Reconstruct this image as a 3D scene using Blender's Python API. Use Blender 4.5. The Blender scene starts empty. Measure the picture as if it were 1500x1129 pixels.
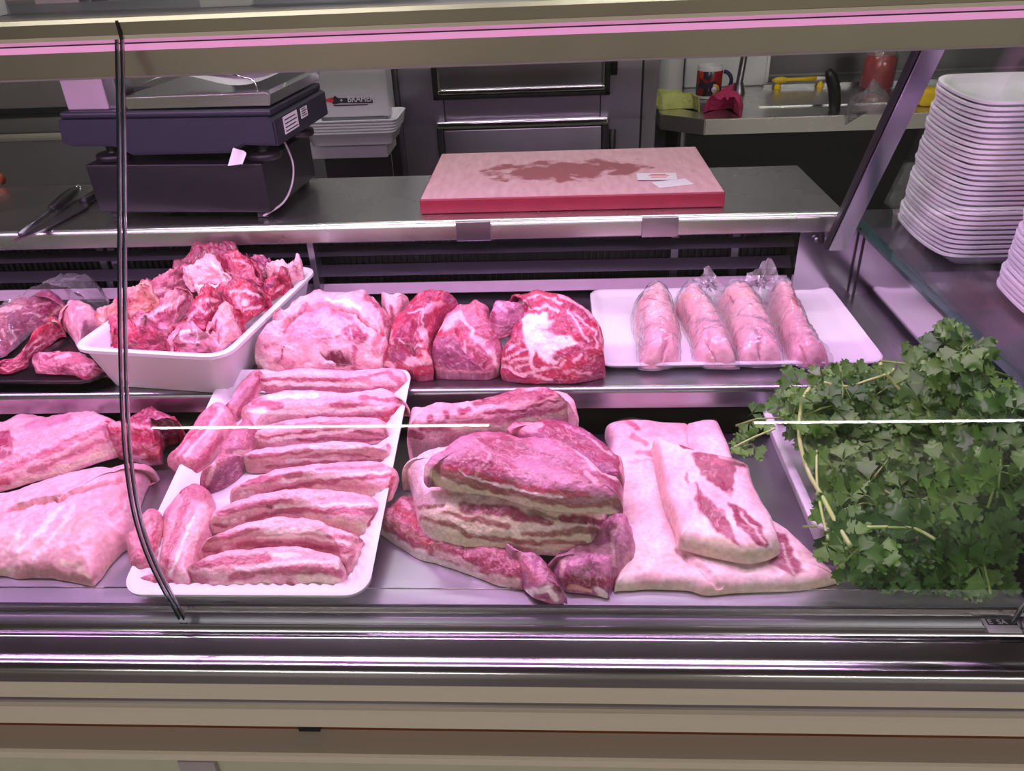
import bpy, bmesh, math, random
import numpy as np
from mathutils import Vector, Matrix

random.seed(7)
sc = bpy.context.scene
COL = sc.collection
PI = math.pi

# ------------------------------------------------------------------ camera
F = 1150.0; W = 1500; H = 1129
def _n(v): v = np.array(v, float); return v/np.linalg.norm(v)
_d2 = _n((58, 674.5, -1150)); _d1 = np.array((20200, 235.5, 1150.0)); _d1 = _n(_d1-_d2*_d1.dot(_d2)); _d3 = np.cross(_d1, _d2)
R = np.array([_d1, _d2, _d3]); CAM = np.array((0, 0, .62))
cd = bpy.data.cameras.new('camera'); cam = bpy.data.objects.new('camera', cd); COL.objects.link(cam)
cd.sensor_width = 36; cd.lens = 36*F/W; cd.clip_start = .01
m = Matrix([list(R[i])+[CAM[i]] for i in range(3)]+[[0, 0, 0, 1]]); cam.matrix_world = m
sc.camera = cam

# ------------------------------------------------------------------ light
sc.view_settings.view_transform = 'Standard'; sc.view_settings.look = 'None'
sc.view_settings.gamma = 1; sc.view_settings.use_curve_mapping = False
sc.view_settings.exposure = 0.0
wd = bpy.data.worlds.new('world'); sc.world = wd; wd.use_nodes = True
wd.node_tree.nodes['Background'].inputs[0].default_value = (.8, .78, .76, 1)
wd.node_tree.nodes['Background'].inputs[1].default_value = .05
def area(name, loc, sx, sy, power, color, rot=(0, 0, 0), spread=PI):
    l = bpy.data.lights.new(name, 'AREA'); l.shape = 'RECTANGLE'; l.size = sx; l.size_y = sy
    l.energy = power; l.color = color; l.spread = spread
    o = bpy.data.objects.new(name, l); COL.objects.link(o); o.location = loc; o.rotation_euler = rot
    return o
LED = (1.0, .545, 1.06)
area('canopy_led_light', (-.45, .845, .5345), 1.85, .03, 13.2, LED, (math.radians(3), 0, 0))
TZ = 1.905
TUBES = [(-.9, 1.0), (.6, 1.0), (-1.95, -4.75), (3.0, -4.75)]          # shop ceiling tubes (x, y)
TLEN = [1.2, 1.2, 2.8, 2.9]
for (tx, ty), tl in zip(TUBES, TLEN): area('shop_tube_light', (tx, ty, TZ-.035), tl, .05 if ty > -1 else .022, (6.0 if ty > -1 else 55.0)*tl, (1, .97, .9))
area('aisle_tube_light', (.0, 2.15, TZ-.03), 1.4, .08, 9.0, (1, .95, 1.0))  # added unseen lamp that brightens the background behind the worktop

# ------------------------------------------------------------------ pixel helpers (a pixel gives a direction only)
def ray(x, y): return R @ np.array(((x-W/2)/F, -(y-H/2)/F, -1.0))
def P(x, y, z=None, Y=None, X=None, pl=None):
    r = ray(x, y)
    if pl is not None:                      # plane z = a + b*X + c*Y
        a, b, c = pl; t = (a+b*CAM[0]+c*CAM[1]-CAM[2])/(r[2]-b*r[0]-c*r[1])
    elif z is not None: t = (z-CAM[2])/r[2]
    elif Y is not None: t = (Y-CAM[1])/r[1]
    else: t = (X-CAM[0])/r[0]
    return CAM+t*r
def projn(V):
    c = (np.asarray(V)-CAM) @ R
    return np.stack([W/2+F*c[:, 0]/-c[:, 2], H/2-F*c[:, 1]/-c[:, 2]], 1)

# ------------------------------------------------------------------ numpy noise
def _h(i, j, k, s):
    n = (i*374761393+j*668265263+k*1274126177+s*974634777) & 0xffffffff
    n = ((n ^ (n >> 13))*1274126177) & 0xffffffff
    n = (n ^ (n >> 16))
    return (n & 0xffff)/65535.0
def vnoise(p, seed=0):
    p = np.asarray(p, float)
    if p.shape[1] == 2: p = np.concatenate([p, np.full((len(p), 1), seed*3.17)], 1)
    q = np.floor(p).astype(np.int64); f = p-q; f = f*f*(3-2*f)
    o = 0
    for a in (0, 1):
        for b in (0, 1):
            for c in (0, 1):
                w = (f[:, 0] if a else 1-f[:, 0])*(f[:, 1] if b else 1-f[:, 1])*(f[:, 2] if c else 1-f[:, 2])
                o = o+w*_h(q[:, 0]+a, q[:, 1]+b, q[:, 2]+c, seed)
    return o*2-1
def fbm(p, seed=0, oct=4):
    o = 0; a = .5
    for i in range(oct): o = o+a*vnoise(np.asarray(p)*2**i, seed+i); a *= .5
    return o
def sstep(a, b, x):
    t = np.clip((x-a)/(b-a), 0, 1); return t*t*(3-2*t)

# ------------------------------------------------------------------ materials
def newmat(name):
    mt = bpy.data.materials.new(name); mt.use_nodes = True
    nt = mt.node_tree; return mt, nt, nt.nodes['Principled BSDF'], nt.nodes, nt.links
def noise_node(N, L, scale, coords='Object', stretch=None, detail=4):
    tc = N.new('ShaderNodeTexCoord'); nz = N.new('ShaderNodeTexNoise')
    nz.inputs['Scale'].default_value = scale; nz.inputs['Detail'].default_value = detail
    if stretch:
        mp = N.new('ShaderNodeMapping'); mp.inputs['Scale'].default_value = stretch
        L.new(tc.outputs[coords], mp.inputs[0]); L.new(mp.outputs[0], nz.inputs['Vector'])
    else: L.new(tc.outputs[coords], nz.inputs['Vector'])
    return nz
def add_bump(N, L, bs, src, strength, dist):
    b = N.new('ShaderNodeBump'); b.inputs['Strength'].default_value = strength; b.inputs['Distance'].default_value = dist
    L.new(src, b.inputs['Height']); L.new(b.outputs[0], bs.inputs['Normal']); return b
def plain(name, col, rough=.5, metal=0, var=.12, scale=30, bump=0, spec=.5, stretch=None):
    mt, nt, bs, N, L = newmat(name)
    bs.inputs['Roughness'].default_value = rough; bs.inputs['Metallic'].default_value = metal
    bs.inputs['Specular IOR Level'].default_value = spec
    nz = noise_node(N, L, scale, stretch=stretch)
    mx = N.new('ShaderNodeMix'); mx.data_type = 'RGBA'
    mx.inputs['A'].default_value = (*[c*(1-var) for c in col], 1); mx.inputs['B'].default_value = (*[min(1, c*(1+var)) for c in col], 1)
    L.new(nz.outputs['Fac'], mx.inputs['Factor']); L.new(mx.outputs['Result'], bs.inputs['Base Color'])
    if bump: add_bump(N, L, bs, nz.outputs['Fac'], bump, .002)
    return mt
def steel(name, col=(.62, .61, .62), rough=.28, brush=(1.5, 60, 60), bump=.08, stain=.25):
    mt, nt, bs, N, L = newmat(name)
    bs.inputs['Metallic'].default_value = 1
    nz = noise_node(N, L, 12, stretch=brush, detail=5)
    st = noise_node(N, L, 6, detail=6)
    mx = N.new('ShaderNodeMix'); mx.data_type = 'RGBA'
    mx.inputs['A'].default_value = (*[c*(1-stain) for c in col], 1); mx.inputs['B'].default_value = (*[min(1, c*1.1) for c in col], 1)
    L.new(st.outputs['Fac'], mx.inputs['Factor']); L.new(mx.outputs['Result'], bs.inputs['Base Color'])
    mr = N.new('ShaderNodeMapRange'); mr.inputs['To Min'].default_value = rough*.92; mr.inputs['To Max'].default_value = rough*1.1
    L.new(st.outputs['Fac'], mr.inputs['Value']); L.new(mr.outputs[0], bs.inputs['Roughness'])
    add_bump(N, L, bs, nz.outputs['Fac'], bump, .001)
    return mt
def clear(name, tint=(1, 1, 1), rough=.02, ior=1.5, bump=0, bscale=60, amount=1.0, haze=0.0):
    """thin clear sheet: transmits straight through, mirrors by fresnel"""
    mt, nt, bs, N, L = newmat(name); N.remove(bs); out = N['Material Output']
    tr = N.new('ShaderNodeBsdfTransparent'); tr.inputs[0].default_value = (*tint, 1)
    gl = N.new('ShaderNodeBsdfGlossy'); gl.inputs['Roughness'].default_value = rough
    fr = N.new('ShaderNodeLayerWeight'); fr.inputs[0].default_value = .5      # facing term, same from both sides (Schlick)
    pw = N.new('ShaderNodeMath'); pw.operation = 'POWER'; pw.inputs[1].default_value = 5; L.new(fr.outputs['Facing'], pw.inputs[0])
    r0 = ((ior-1)/(ior+1))**2
    mul = N.new('ShaderNodeMath'); mul.operation = 'MULTIPLY_ADD'; mul.inputs[1].default_value = (1-r0)*amount; mul.inputs[2].default_value = r0*amount+haze*.5; mul.use_clamp = True
    L.new(pw.outputs[0], mul.inputs[0])
    mx = N.new('ShaderNodeMixShader'); L.new(mul.outputs[0], mx.inputs[0]); L.new(tr.outputs[0], mx.inputs[1]); L.new(gl.outputs[0], mx.inputs[2])
    if bump:
        nz = noise_node(N, L, bscale, detail=3)
        b = N.new('ShaderNodeBump'); b.inputs['Strength'].default_value = bump; b.inputs['Distance'].default_value = .004
        L.new(nz.outputs['Fac'], b.inputs['Height']); L.new(b.outputs[0], gl.inputs['Normal']); L.new(b.outputs[0], fr.inputs['Normal'])
    last = mx
    if haze:
        df = N.new('ShaderNodeBsdfDiffuse'); df.inputs[0].default_value = (.9, .9, .92, 1)
        m2 = N.new('ShaderNodeMixShader'); m2.inputs[0].default_value = haze
        L.new(mx.outputs[0], m2.inputs[1]); L.new(df.outputs[0], m2.inputs[2]); last = m2
    L.new(last.outputs[0], out.inputs[0]); return mt
def emit(name, col, s):
    mt, nt, bs, N, L = newmat(name)
    bs.inputs['Base Color'].default_value = (*col, 1); bs.inputs['Emission Color'].default_value = (*col, 1); bs.inputs['Emission Strength'].default_value = s
    return mt
def meatmat(name, rough=.34, bump=.55, sss=.12, fine=260):
    mt, nt, bs, N, L = newmat(name)
    at = N.new('ShaderNodeAttribute'); at.attribute_name = 'Col'
    nz = noise_node(N, L, fine, detail=5); n2 = noise_node(N, L, 70, detail=4)
    mr = N.new('ShaderNodeMapRange'); mr.inputs['From Min'].default_value = .3; mr.inputs['From Max'].default_value = .7
    mr.inputs['To Min'].default_value = .82; mr.inputs['To Max'].default_value = 1.12
    L.new(nz.outputs['Fac'], mr.inputs['Value'])
    mx = N.new('ShaderNodeVectorMath'); mx.operation = 'SCALE'
    L.new(at.outputs['Color'], mx.inputs[0]); L.new(mr.outputs[0], mx.inputs['Scale']); L.new(mx.outputs[0], bs.inputs['Base Color'])
    bs.inputs['Subsurface Weight'].default_value = sss; bs.inputs['Subsurface Radius'].default_value = (1, .35, .25); bs.inputs['Subsurface Scale'].default_value = .004
    m2 = N.new('ShaderNodeMapRange'); m2.inputs['To Min'].default_value = rough*.6; m2.inputs['To Max'].default_value = rough*1.4
    L.new(n2.outputs['Fac'], m2.inputs['Value']); L.new(m2.outputs[0], bs.inputs['Roughness'])
    ad = N.new('ShaderNodeMath'); ad.operation = 'ADD'; L.new(nz.outputs['Fac'], ad.inputs[0]); L.new(n2.outputs['Fac'], ad.inputs[1])
    add_bump(N, L, bs, ad.outputs[0], bump, .0025)
    return mt
M = {}
M['steel'] = steel('brushed_steel', (.42, .41, .44), .30, (.6, 60, 60), .05); M['steel_dark'] = steel('dark_steel', (.22, .22, .25), .34, (.6, 60, 60), .04)
M['deck'] = steel('deck_steel', (.40, .39, .43), .30, (1, 40, 40), .05)
M['mirror'] = steel('polished_steel', (.50, .48, .52), .17, (.15, 30, 30), .003)
M['endmirror'] = steel('mirror_panel', (.52, .47, .53), .09, (2, 30, 30), .004, .1)
M['counter'] = steel('worktop_steel', (.70, .69, .68), .27, (.5, 50, 50), .03, .15)
M['olive'] = steel('anodised_profile', (.42, .385, .31), .36, (.3, 80, 80), .03, .25)
M['beige'] = plain('champagne_profile', (.78, .68, .57), .42, .15, .08, 3, stretch=(.3, 30, 30))
M['enamel'] = plain('pale_enamel', (.42, .35, .39), .35)
M['white'] = plain('white_plastic', (.66, .65, .67), .33, var=.03, scale=15)
M['foam'] = plain('white_foam', (.68, .67, .69), .55, var=.03, scale=200, bump=.1)
M['black'] = plain('black_plastic', (.010, .0095, .012), .42, var=.2, spec=.35)
M['blackgloss'] = plain('black_gloss', (.012, .012, .013), .15, var=.2)
M['navy'] = plain('navy_plastic', (.014, .014, .028), .42, var=.15)
M['dark'] = plain('dark_void', (.012, .010, .012), .7)
M['glass'] = clear('clear_glass', (.97, .985, .975), .0, 1.5)
M['glassedge'] = plain('glass_edge', (.015, .05, .045), .08, spec=.9)
M['glassrim'] = plain('polished_glass_edge', (.55, .5, .55), .12, .6)
M['film'] = clear('cling_film', (.98, .97, .98), .08, 1.45, bump=.9, bscale=55, amount=1.6, haze=.05)
M['bag'] = clear('plastic_bag', (.97, .96, .98), .1, 1.45, bump=.9, bscale=70, amount=1.5, haze=.07)
M['meat'] = meatmat('raw_meat'); M['fat'] = meatmat('raw_fat', .42, .18, .2, 180); M['cloth'] = meatmat('terry_cloth', .9, .6, 0, 500)
M['led'] = emit('led_diffuser', (1, .42, .80), .45); M['tube'] = emit('tube_lamp', (1, .97, .9), 14.0)  # pink glow imitates leaking canopy light; the tube material is a lamp
M['chrome'] = steel('chrome', (.8, .8, .8), .12, bump=.02, stain=.05)
M['amber'] = plain('amber_strip', (.13, .028, .003), .45, var=.4, scale=6)
M['cream'] = plain('cream_panel', (.52, .50, .38), .35, var=.1)
M['wallbeige'] = plain('wall_paint', (.20, .18, .155), .8); M['ceil'] = plain('ceiling_paint', (.34, .32, .30), .8)
M['floorm'] = plain('floor_tile', (.20, .18, .16), .45); M['backwall'] = plain('grey_tile', (.27, .26, .28), .3, var=.08)

M['bagflap'] = clear('plastic_bag_mouth', (.97, .96, .98), .12, 1.45, bump=.9, bscale=90, amount=2.2, haze=.20)

# ------------------------------------------------------------------ object helpers
def tag(o, label=None, cat=None, group=None, kind=None):
    if label: o['label'] = label
    if cat: o['category'] = cat
    if group: o['group'] = group
    if kind: o['kind'] = kind
    return o
def empty(name, loc, rz=0, label=None, cat=None, group=None, kind=None):
    o = bpy.data.objects.new(name, None); o.empty_display_size = .02; COL.objects.link(o); o.location = loc; o.rotation_euler = (0, 0, rz)
    return tag(o, label, cat, group, kind)
def mesh_np(name, V, quads=None, tris=None, smooth=True):
    me = bpy.data.meshes.new(name)
    q = np.asarray(quads if quads is not None else np.zeros((0, 4)), np.int32).reshape(-1, 4)
    t = np.asarray(tris if tris is not None else np.zeros((0, 3)), np.int32).reshape(-1, 3)
    V = np.asarray(V, np.float32)
    me.vertices.add(len(V)); me.vertices.foreach_set('co', V.ravel())
    nl = q.size+t.size; me.loops.add(nl); me.loops.foreach_set('vertex_index', np.concatenate([q.ravel(), t.ravel()]))
    np_ = len(q)+len(t); me.polygons.add(np_)
    ls = np.concatenate([np.arange(len(q))*4, q.size+np.arange(len(t))*3]).astype(np.int32)
    me.polygons.foreach_set('loop_start', ls)
    me.update(calc_edges=True); me.validate()
    me.polygons.foreach_set('use_smooth', np.full(len(me.polygons), smooth)); me.update()
    return me
def link(name, me, mat, parent=None, loc=None, world=False):
    o = bpy.data.objects.new(name, me); COL.objects.link(o)
    if mat is not None and not me.materials: me.materials.append(mat)
    if parent is not None:
        o.parent = parent
        if world: o.matrix_parent_inverse = parent_world(parent).inverted()
    if loc is not None: o.location = loc
    return o
def parent_world(p):
    mw = Matrix.LocRotScale(p.location, p.rotation_euler, p.scale)
    return (parent_world(p.parent) @ p.matrix_parent_inverse @ mw) if p.parent else mw
def box(name, a, b, mat, parent=None, bev=0.0, world=True):
    """box from corner a to corner b in world coordinates"""
    a = Vector(a); b = Vector(b); c = (a+b)/2; d = (b-a)/2
    bm = bmesh.new(); bmesh.ops.create_cube(bm, size=2)
    for v in bm.verts: v.co = Vector((v.co.x*abs(d.x), v.co.y*abs(d.y), v.co.z*abs(d.z)))
    if bev: bmesh.ops.bevel(bm, geom=bm.edges[:], offset=bev, segments=3, affect='EDGES', profile=.6)
    me = bpy.data.meshes.new(name); bm.to_mesh(me); bm.free()
    if bev: me.polygons.foreach_set('use_smooth', [True]*len(me.polygons))
    return link(name, me, mat, parent, c, world=True) if parent is not None else link(name, me, mat, None, c)
def prism_x(name, prof, x0, x1, mat, parent=None, closed=True, smooth=False):
    """extrude a (Y,z) profile along X"""
    n = len(prof); c = np.mean(prof, 0); xm = (x0+x1)/2
    V = [(x0-xm, p[0]-c[0], p[1]-c[1]) for p in prof]+[(x1-xm, p[0]-c[0], p[1]-c[1]) for p in prof]
    q = [(i, (i+1) % n, n+(i+1) % n, n+i) for i in range(n if closed else n-1)]
    bm = bmesh.new(); vs = [bm.verts.new(v) for v in V]
    for f in q: bm.faces.new([vs[i] for i in f])
    if closed: bm.faces.new(vs[:n]); bm.faces.new(vs[n:][::-1])
    bmesh.ops.recalc_face_normals(bm, faces=bm.faces[:])
    me = bpy.data.meshes.new(name); bm.to_mesh(me); bm.free()
    if smooth:
        me.polygons.foreach_set('use_smooth', [True]*len(me.polygons)); me.set_sharp_from_angle(angle=math.radians(50))
    return link(name, me, mat, parent, (xm, c[0], c[1]), world=True)
def tube(name, pts, r, mat, parent=None, seg=10, closed=False, radii=None):
    pts = [Vector(p) for p in pts]; n = len(pts); c = sum(pts, Vector())/n
    V = []; up = Vector((.13, .2, 1))
    for i, p in enumerate(pts):
        d = (pts[min(i+1, n-1)]-pts[max(i-1, 0)]).normalized()
        a = d.cross(up); a = a.normalized() if a.length > 1e-4 else Vector((1, 0, 0)); b = d.cross(a).normalized()
        rr = radii[i] if radii else r
        for k in range(seg):
            t = 2*PI*k/seg; V.append(p-c+(a*math.cos(t)+b*math.sin(t))*rr)
    q = [(i*seg+k, i*seg+(k+1) % seg, (i+1)*seg+(k+1) % seg, (i+1)*seg+k) for i in range(n-1) for k in range(seg)]
    V.append(pts[0]-c); V.append(pts[-1]-c); t = []
    for k in range(seg): t.append((n*seg, (k+1) % seg, k)); t.append((n*seg+1, (n-1)*seg+k, (n-1)*seg+(k+1) % seg))
    me = mesh_np(name, [tuple(v) for v in V], q, t)
    return link(name, me, mat, parent, c, world=True)
def lathe(name, prof, loc, mat, parent=None, seg=32, axis=None):
    """revolve (r,z) profile round z"""
    n = len(prof); V = []; q = []
    for r, z in prof:
        for k in range(seg): t = 2*PI*k/seg; V.append((r*math.cos(t), r*math.sin(t), z))
    for i in range(n-1):
        for k in range(seg): q.append((i*seg+k, i*seg+(k+1) % seg, (i+1)*seg+(k+1) % seg, (i+1)*seg+k))
    me = mesh_np(name, V, q); me.set_sharp_from_angle(angle=math.radians(45))
    o = link(name, me, mat, parent, loc, world=True)
    return o
def catmull(pts, per=8, closed=True):
    p = np.asarray(pts, float); n = len(p); out = []
    rng = range(n) if closed else range(n-1)
    for i in rng:
        if closed: a, b, c, d = p[i-1], p[i], p[(i+1) % n], p[(i+2) % n]
        else: a, b, c, d = p[max(i-1, 0)], p[i], p[i+1], p[min(i+2, n-1)]
        for k in range(per):
            t = k/per; out.append(.5*((2*b)+(-a+c)*t+(2*a-5*b+4*c-d)*t*t+(-a+3*b-3*c+d)*t**3))
    if not closed: out.append(p[-1])
    return np.array(out)
def resample(p, n, closed=True):
    q = np.vstack([p, p[:1]]) if closed else p
    d = np.r_[0, np.cumsum(np.linalg.norm(np.diff(q, axis=0), axis=1))]
    t = np.linspace(0, d[-1], n+1)[:-1] if closed else np.linspace(0, d[-1], n)
    return np.stack([np.interp(t, d, q[:, k]) for k in range(q.shape[1])], 1)
def rrect(lx, ly, r, n=10):
    r = min(r, lx/2-1e-4, ly/2-1e-4); out = []
    for cx, cy, a0 in ((lx/2-r, ly/2-r, 0), (-lx/2+r, ly/2-r, PI/2), (-lx/2+r, -ly/2+r, PI), (lx/2-r, -ly/2+r, 1.5*PI)):
        for k in range(n+1): a = a0+PI/2*k/n; out.append((cx+r*math.cos(a), cy+r*math.sin(a)))
    return out
def tray_mesh(name, lx, ly, r, prof, flute=0.0, nfl=0):
    """loft of rounded rectangles; prof = [(inset, z, fluteweight)] from underside centre, out over the rim, to the inner floor"""
    V = []; q = []
    base = resample(np.array(rrect(lx, ly, r, 8)), 240 if flute else 96)
    n = len(base)
    for ins, z, fw in prof:
        rr = np.array(rrect(lx-2*ins, ly-2*ins, max(r-ins*.6, .004), 8)); rr = resample(rr, n)
        if flute and fw:
            ph = np.sign(np.sin(np.arange(n)*2*PI*nfl/n))*flute*fw
            nn = rr/np.linalg.norm(rr, axis=1)[:, None]; rr = rr+nn*ph[:, None]
        for x, y in rr: V.append((x, y, z))
    m_ = len(prof)
    for i in range(m_-1):
        for k in range(n): q.append((i*n+k, i*n+(k+1) % n, (i+1)*n+(k+1) % n, (i+1)*n+k))
    V.append((0, 0, prof[0][1])); V.append((0, 0, prof[-1][1])); t = []
    for k in range(n): t.append((m_*n, (k+1) % n, k)); t.append((m_*n+1, (m_-1)*n+k, (m_-1)*n+(k+1) % n))
    me = mesh_np(name, V, q, t); me.set_sharp_from_angle(angle=math.radians(60)); return me
def text_mesh(name, s, size, mat, parent, loc, rot, thick=.0004, align='LEFT', shear=0, sx=1):
    cu = bpy.data.curves.new(name, 'FONT'); cu.body = s; cu.size = size; cu.extrude = thick; cu.align_x = align; cu.shear = shear; cu.offset = size*.012
    t = bpy.data.objects.new(name+'_tmp', cu); COL.objects.link(t)
    dg = bpy.context.evaluated_depsgraph_get(); me = bpy.data.meshes.new_from_object(t.evaluated_get(dg))
    bpy.data.objects.remove(t); bpy.data.curves.remove(cu)
    o = bpy.data.objects.new(name, me); COL.objects.link(o); me.materials.clear(); me.materials.append(mat)
    o.parent = parent; o.matrix_parent_inverse = parent_world(parent).inverted(); o.location = loc; o.rotation_euler = rot; o.scale = (sx, 1, 1)
    return o

# ------------------------------------------------------------------ meat: outline traced, laid on its support, given its thickness, coloured fat/lean
CF = dict(F=(.78, .47, .50), W=(.90, .72, .71), C=(.78, .64, .48), L=(.29, .032, .085), D=(.15, .016, .040), B=(.42, .028, .068),
          M=(.50, .19, .30), K=(.50, .145, .21), O=(.78, .40, .34), U=(.28, .062, .15), N=(.34, .11, .10), X=(.05, .012, .02), S=(.70, .32, .37), G=(.30, .19, .25), P=(.43, .085, .15))
def segdist(p, a, b):
    ab = b-a; t = np.clip(((p-a)@ab)/max(ab@ab, 1e-9), 0, 1); return np.linalg.norm(p-(a+t[:, None]*ab), axis=1)
def polyline_d(p, pts, closed=False):
    d = np.full(len(p), 1e9); pts = np.asarray(pts, float); n = len(pts)
    if n == 1: return np.linalg.norm(p-pts[0], axis=1)
    for i in range(n if closed else n-1): d = np.minimum(d, segdist(p, pts[i], pts[(i+1) % n]))
    return d
def inside(p, poly):
    poly = np.asarray(poly, float); r = np.zeros(len(p), bool); n = len(poly)
    for i in range(n):
        a, b = poly[i], poly[(i+1) % n]
        c = ((a[1] > p[:, 1]) != (b[1] > p[:, 1])) & (p[:, 0] < (b[0]-a[0])*(p[:, 1]-a[1])/((b[1]-a[1]) or 1e-9)+a[0])
        r ^= c
    return r
def solid(outline, T=(0, 0, 1), pl=(0, 0, 0), t=.03, bk=.8, p=6.0, q=2.0, seed=0, layers=(), base=('F', 'S', 30), rough=.002, rs=45,
          warp=3.0, dens=2.6, crown=0.0, centre=None, fib=None, lean=.3, vein=.4, step=2.3, drop=None):
    """returns verts (world), quads, tris, colours. T maps outline units to photo pixels"""
    ox, oy, s = T; tr = lambda pts: np.array([(ox+x/s, oy+y/s) for x, y in pts], float)
    px = catmull(tr(outline), 8)
    per = np.linalg.norm(np.diff(np.vstack([px, px[:1]]), axis=0), axis=1).sum()
    n = int(np.clip(per/dens, 40, 420)); px = resample(px, n)
    # orientation
    ar = .5*np.sum(px[:, 0]*np.roll(px[:, 1], -1)-np.roll(px[:, 0], -1)*px[:, 1])
    if ar > 0: px = px[::-1]                 # counter-clockwise seen from above
    tg = np.roll(px, -1, 0)-np.roll(px, 1, 0); tg /= np.linalg.norm(tg, axis=1)[:, None]+1e-9
    ny = -tg[:, 0]                            # for this winding: image-up part of outward normal (sign fixed below)
    cen = px.mean(0)
    if np.sum(ny*(cen[1]-px[:, 1])) < 0: ny = -ny
    w = np.clip(.5+.75*ny, 0, 1)
    for _ in range(6): w = (np.roll(w, 1)+w*2+np.roll(w, -1))/4
    a, b, c = pl
    FP = np.array([P(px[i, 0], px[i, 1], pl=(a+t*bk*w[i], b, c)) for i in range(n)])[:, :2]
    C0 = FP.mean(0)
    dv = FP-C0; ev, ex = np.linalg.eigh(dv.T@dv); e1, e2 = ex[:, 1], ex[:, 0]; uu, vv = dv@e1, dv@e2
    hw = .5*abs(ar)/max(np.ptp(px@np.array([1.0, 0.0])), np.ptp(px[:, 1])); hw = .5*np.ptp(vv)*.8
    lo_, hi_ = uu.min()+hw, uu.max()-hw
    if hi_-lo_ < .004: Ci = np.repeat(C0[None], n, 0)
    else:                                     # shrink towards a spine instead of a point
        us = np.linspace(lo_, hi_, 15); side = np.zeros(15)
        for j, u0 in enumerate(us):
            k_ = np.where((uu-u0)*(np.roll(uu, -1)-u0) <= 0)[0]; vs_ = vv[k_]
            side[j] = .5*(vs_.min()+vs_.max()) if len(vs_) else 0
        for _ in range(4): side[1:-1] = (side[:-2]+2*side[1:-1]+side[2:])/4
        f_ = np.clip((uu-uu.min())/(np.ptp(uu)), 0, 1); uc = lo_+(hi_-lo_)*f_
        Ci = C0+uc[:, None]*e1+np.interp(uc, us, side)[:, None]*e2
    Rm = np.linalg.norm(FP-Ci, axis=1).mean()
    # profile resampled by length
    u = np.linspace(0, 1, 500); hh = (1-u**p)**(1/q)
    prof = np.stack([u*Rm, hh*t], 1); radpx = np.sqrt(abs(ar)/PI)
    K = int(np.clip(radpx/step*(1+t/max(Rm, .01)*.7), 8, 90)); pr = resample(prof, K, closed=False)[1:]
    sr = pr[:, 0]/Rm; hr = pr[:, 1]/t
    sr = np.r_[0, sr]; hr = np.r_[1.0, hr]
    V = []
    for k in range(len(sr)): V.append(np.c_[Ci+sr[k]*(FP-Ci), np.full(n, hr[k])])
    V.append(np.c_[Ci+.96*(FP-Ci), np.zeros(n)])
    V = np.vstack(V); hf = V[:, 2].copy()
    yy = (V[:, 1]-FP[:, 1].min())/(np.ptp(FP[:, 1])+1e-6)          # highest towards the far side, sloping to the near side
    V[:, 2] = a+b*V[:, 0]+c*V[:, 1]+hf*t*(1-lean*(1-np.clip(yy, 0, 1)))
    if crown: 
        rr = np.r_[np.repeat(sr, n), np.full(n, 1)]; V[:, 2] += crown*t*(1-rr**2)*(hf > 0)
    kk = len(sr)+1
    qd = []; i0 = np.arange(n); i1 = (i0+1) % n
    for k in range(kk-1):
        A = k*n; B = (k+1)*n
        qd.append(np.stack([A+i0, B+i0, B+i1, A+i1], 1))
    qd = np.vstack(qd)
    bc = len(V); V = np.vstack([V, np.r_[C0, a+b*C0[0]+c*C0[1]]]); hf = np.r_[hf, 0]
    L_ = (kk-1)*n; tri2 = np.stack([np.full(n, bc), L_+i1, L_+i0], 1)
    # uneven surface
    if drop is not None: V[(kk-1)*n:, 2] = drop
    g = np.clip(hf*4, 0, 1)
    nz = fbm(V*rs, seed, 4)+.5*fbm(V*rs*3.1, seed+70, 3); V[:, 2] += rough*2.0*nz*g
    for ax in (0, 1): V[:, ax] += rough*1.2*fbm(V*rs+11*(ax+1), seed+5, 3)
    uv = projn(V)
    wp = uv+warp*np.stack([fbm(V*90, seed+21, 3), fbm(V*90+7, seed+31, 3)], 1)*2
    for L in layers:
        if L[0] == 'g':                       # crease (pixels wide, metres deep)
            d = polyline_d(wp, tr(L[1])); V[:, 2] -= L[3]*(1-sstep(0, L[2]/s, d))*g
    # colours
    c1, c2, bs_ = np.array(CF[base[0]]), np.array(CF[base[1]]), base[2]
    q2 = wp/bs_
    if fib is not None:
        an = math.radians(fib[0]); e = np.stack([wp[:, 0]*math.cos(an)-wp[:, 1]*math.sin(an), wp[:, 0]*math.sin(an)+wp[:, 1]*math.cos(an)], 1)
        q2 = e/np.array([bs_*fib[1], bs_])
    f = sstep(-.45, .45, fbm(q2, seed+3, 5)+.0)
    col = c1*(1-f[:, None])+c2*f[:, None]
    for L in layers:
        if L[0] == 'g': continue
        pts = tr(L[1]); cc = np.array(CF[L[3]]); wd_ = L[2]/s; op = L[4] if len(L) > 4 else 1.0
        if L[0] == 's':
            d = polyline_d(wp, pts); ww = wd_*(1+.55*fbm(V*60+3.3, seed+int(L[2]), 3)*2); mk = 1-sstep(ww*.55, ww*1.15+.6, d)
        else:
            d = polyline_d(wp, pts, True); ins = inside(wp, pts); sd = np.where(ins, -d, d); mk = 1-sstep(-wd_, wd_+.3, sd+2.0*fbm(V*110, seed+8, 3)*wd_)
        mk = mk*op*(.96+.30*fbm(q2*2.2, seed+40, 3))
        mk = np.clip(mk, 0, 1)[:, None]; col = col*(1-mk)+cc*mk
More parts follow.
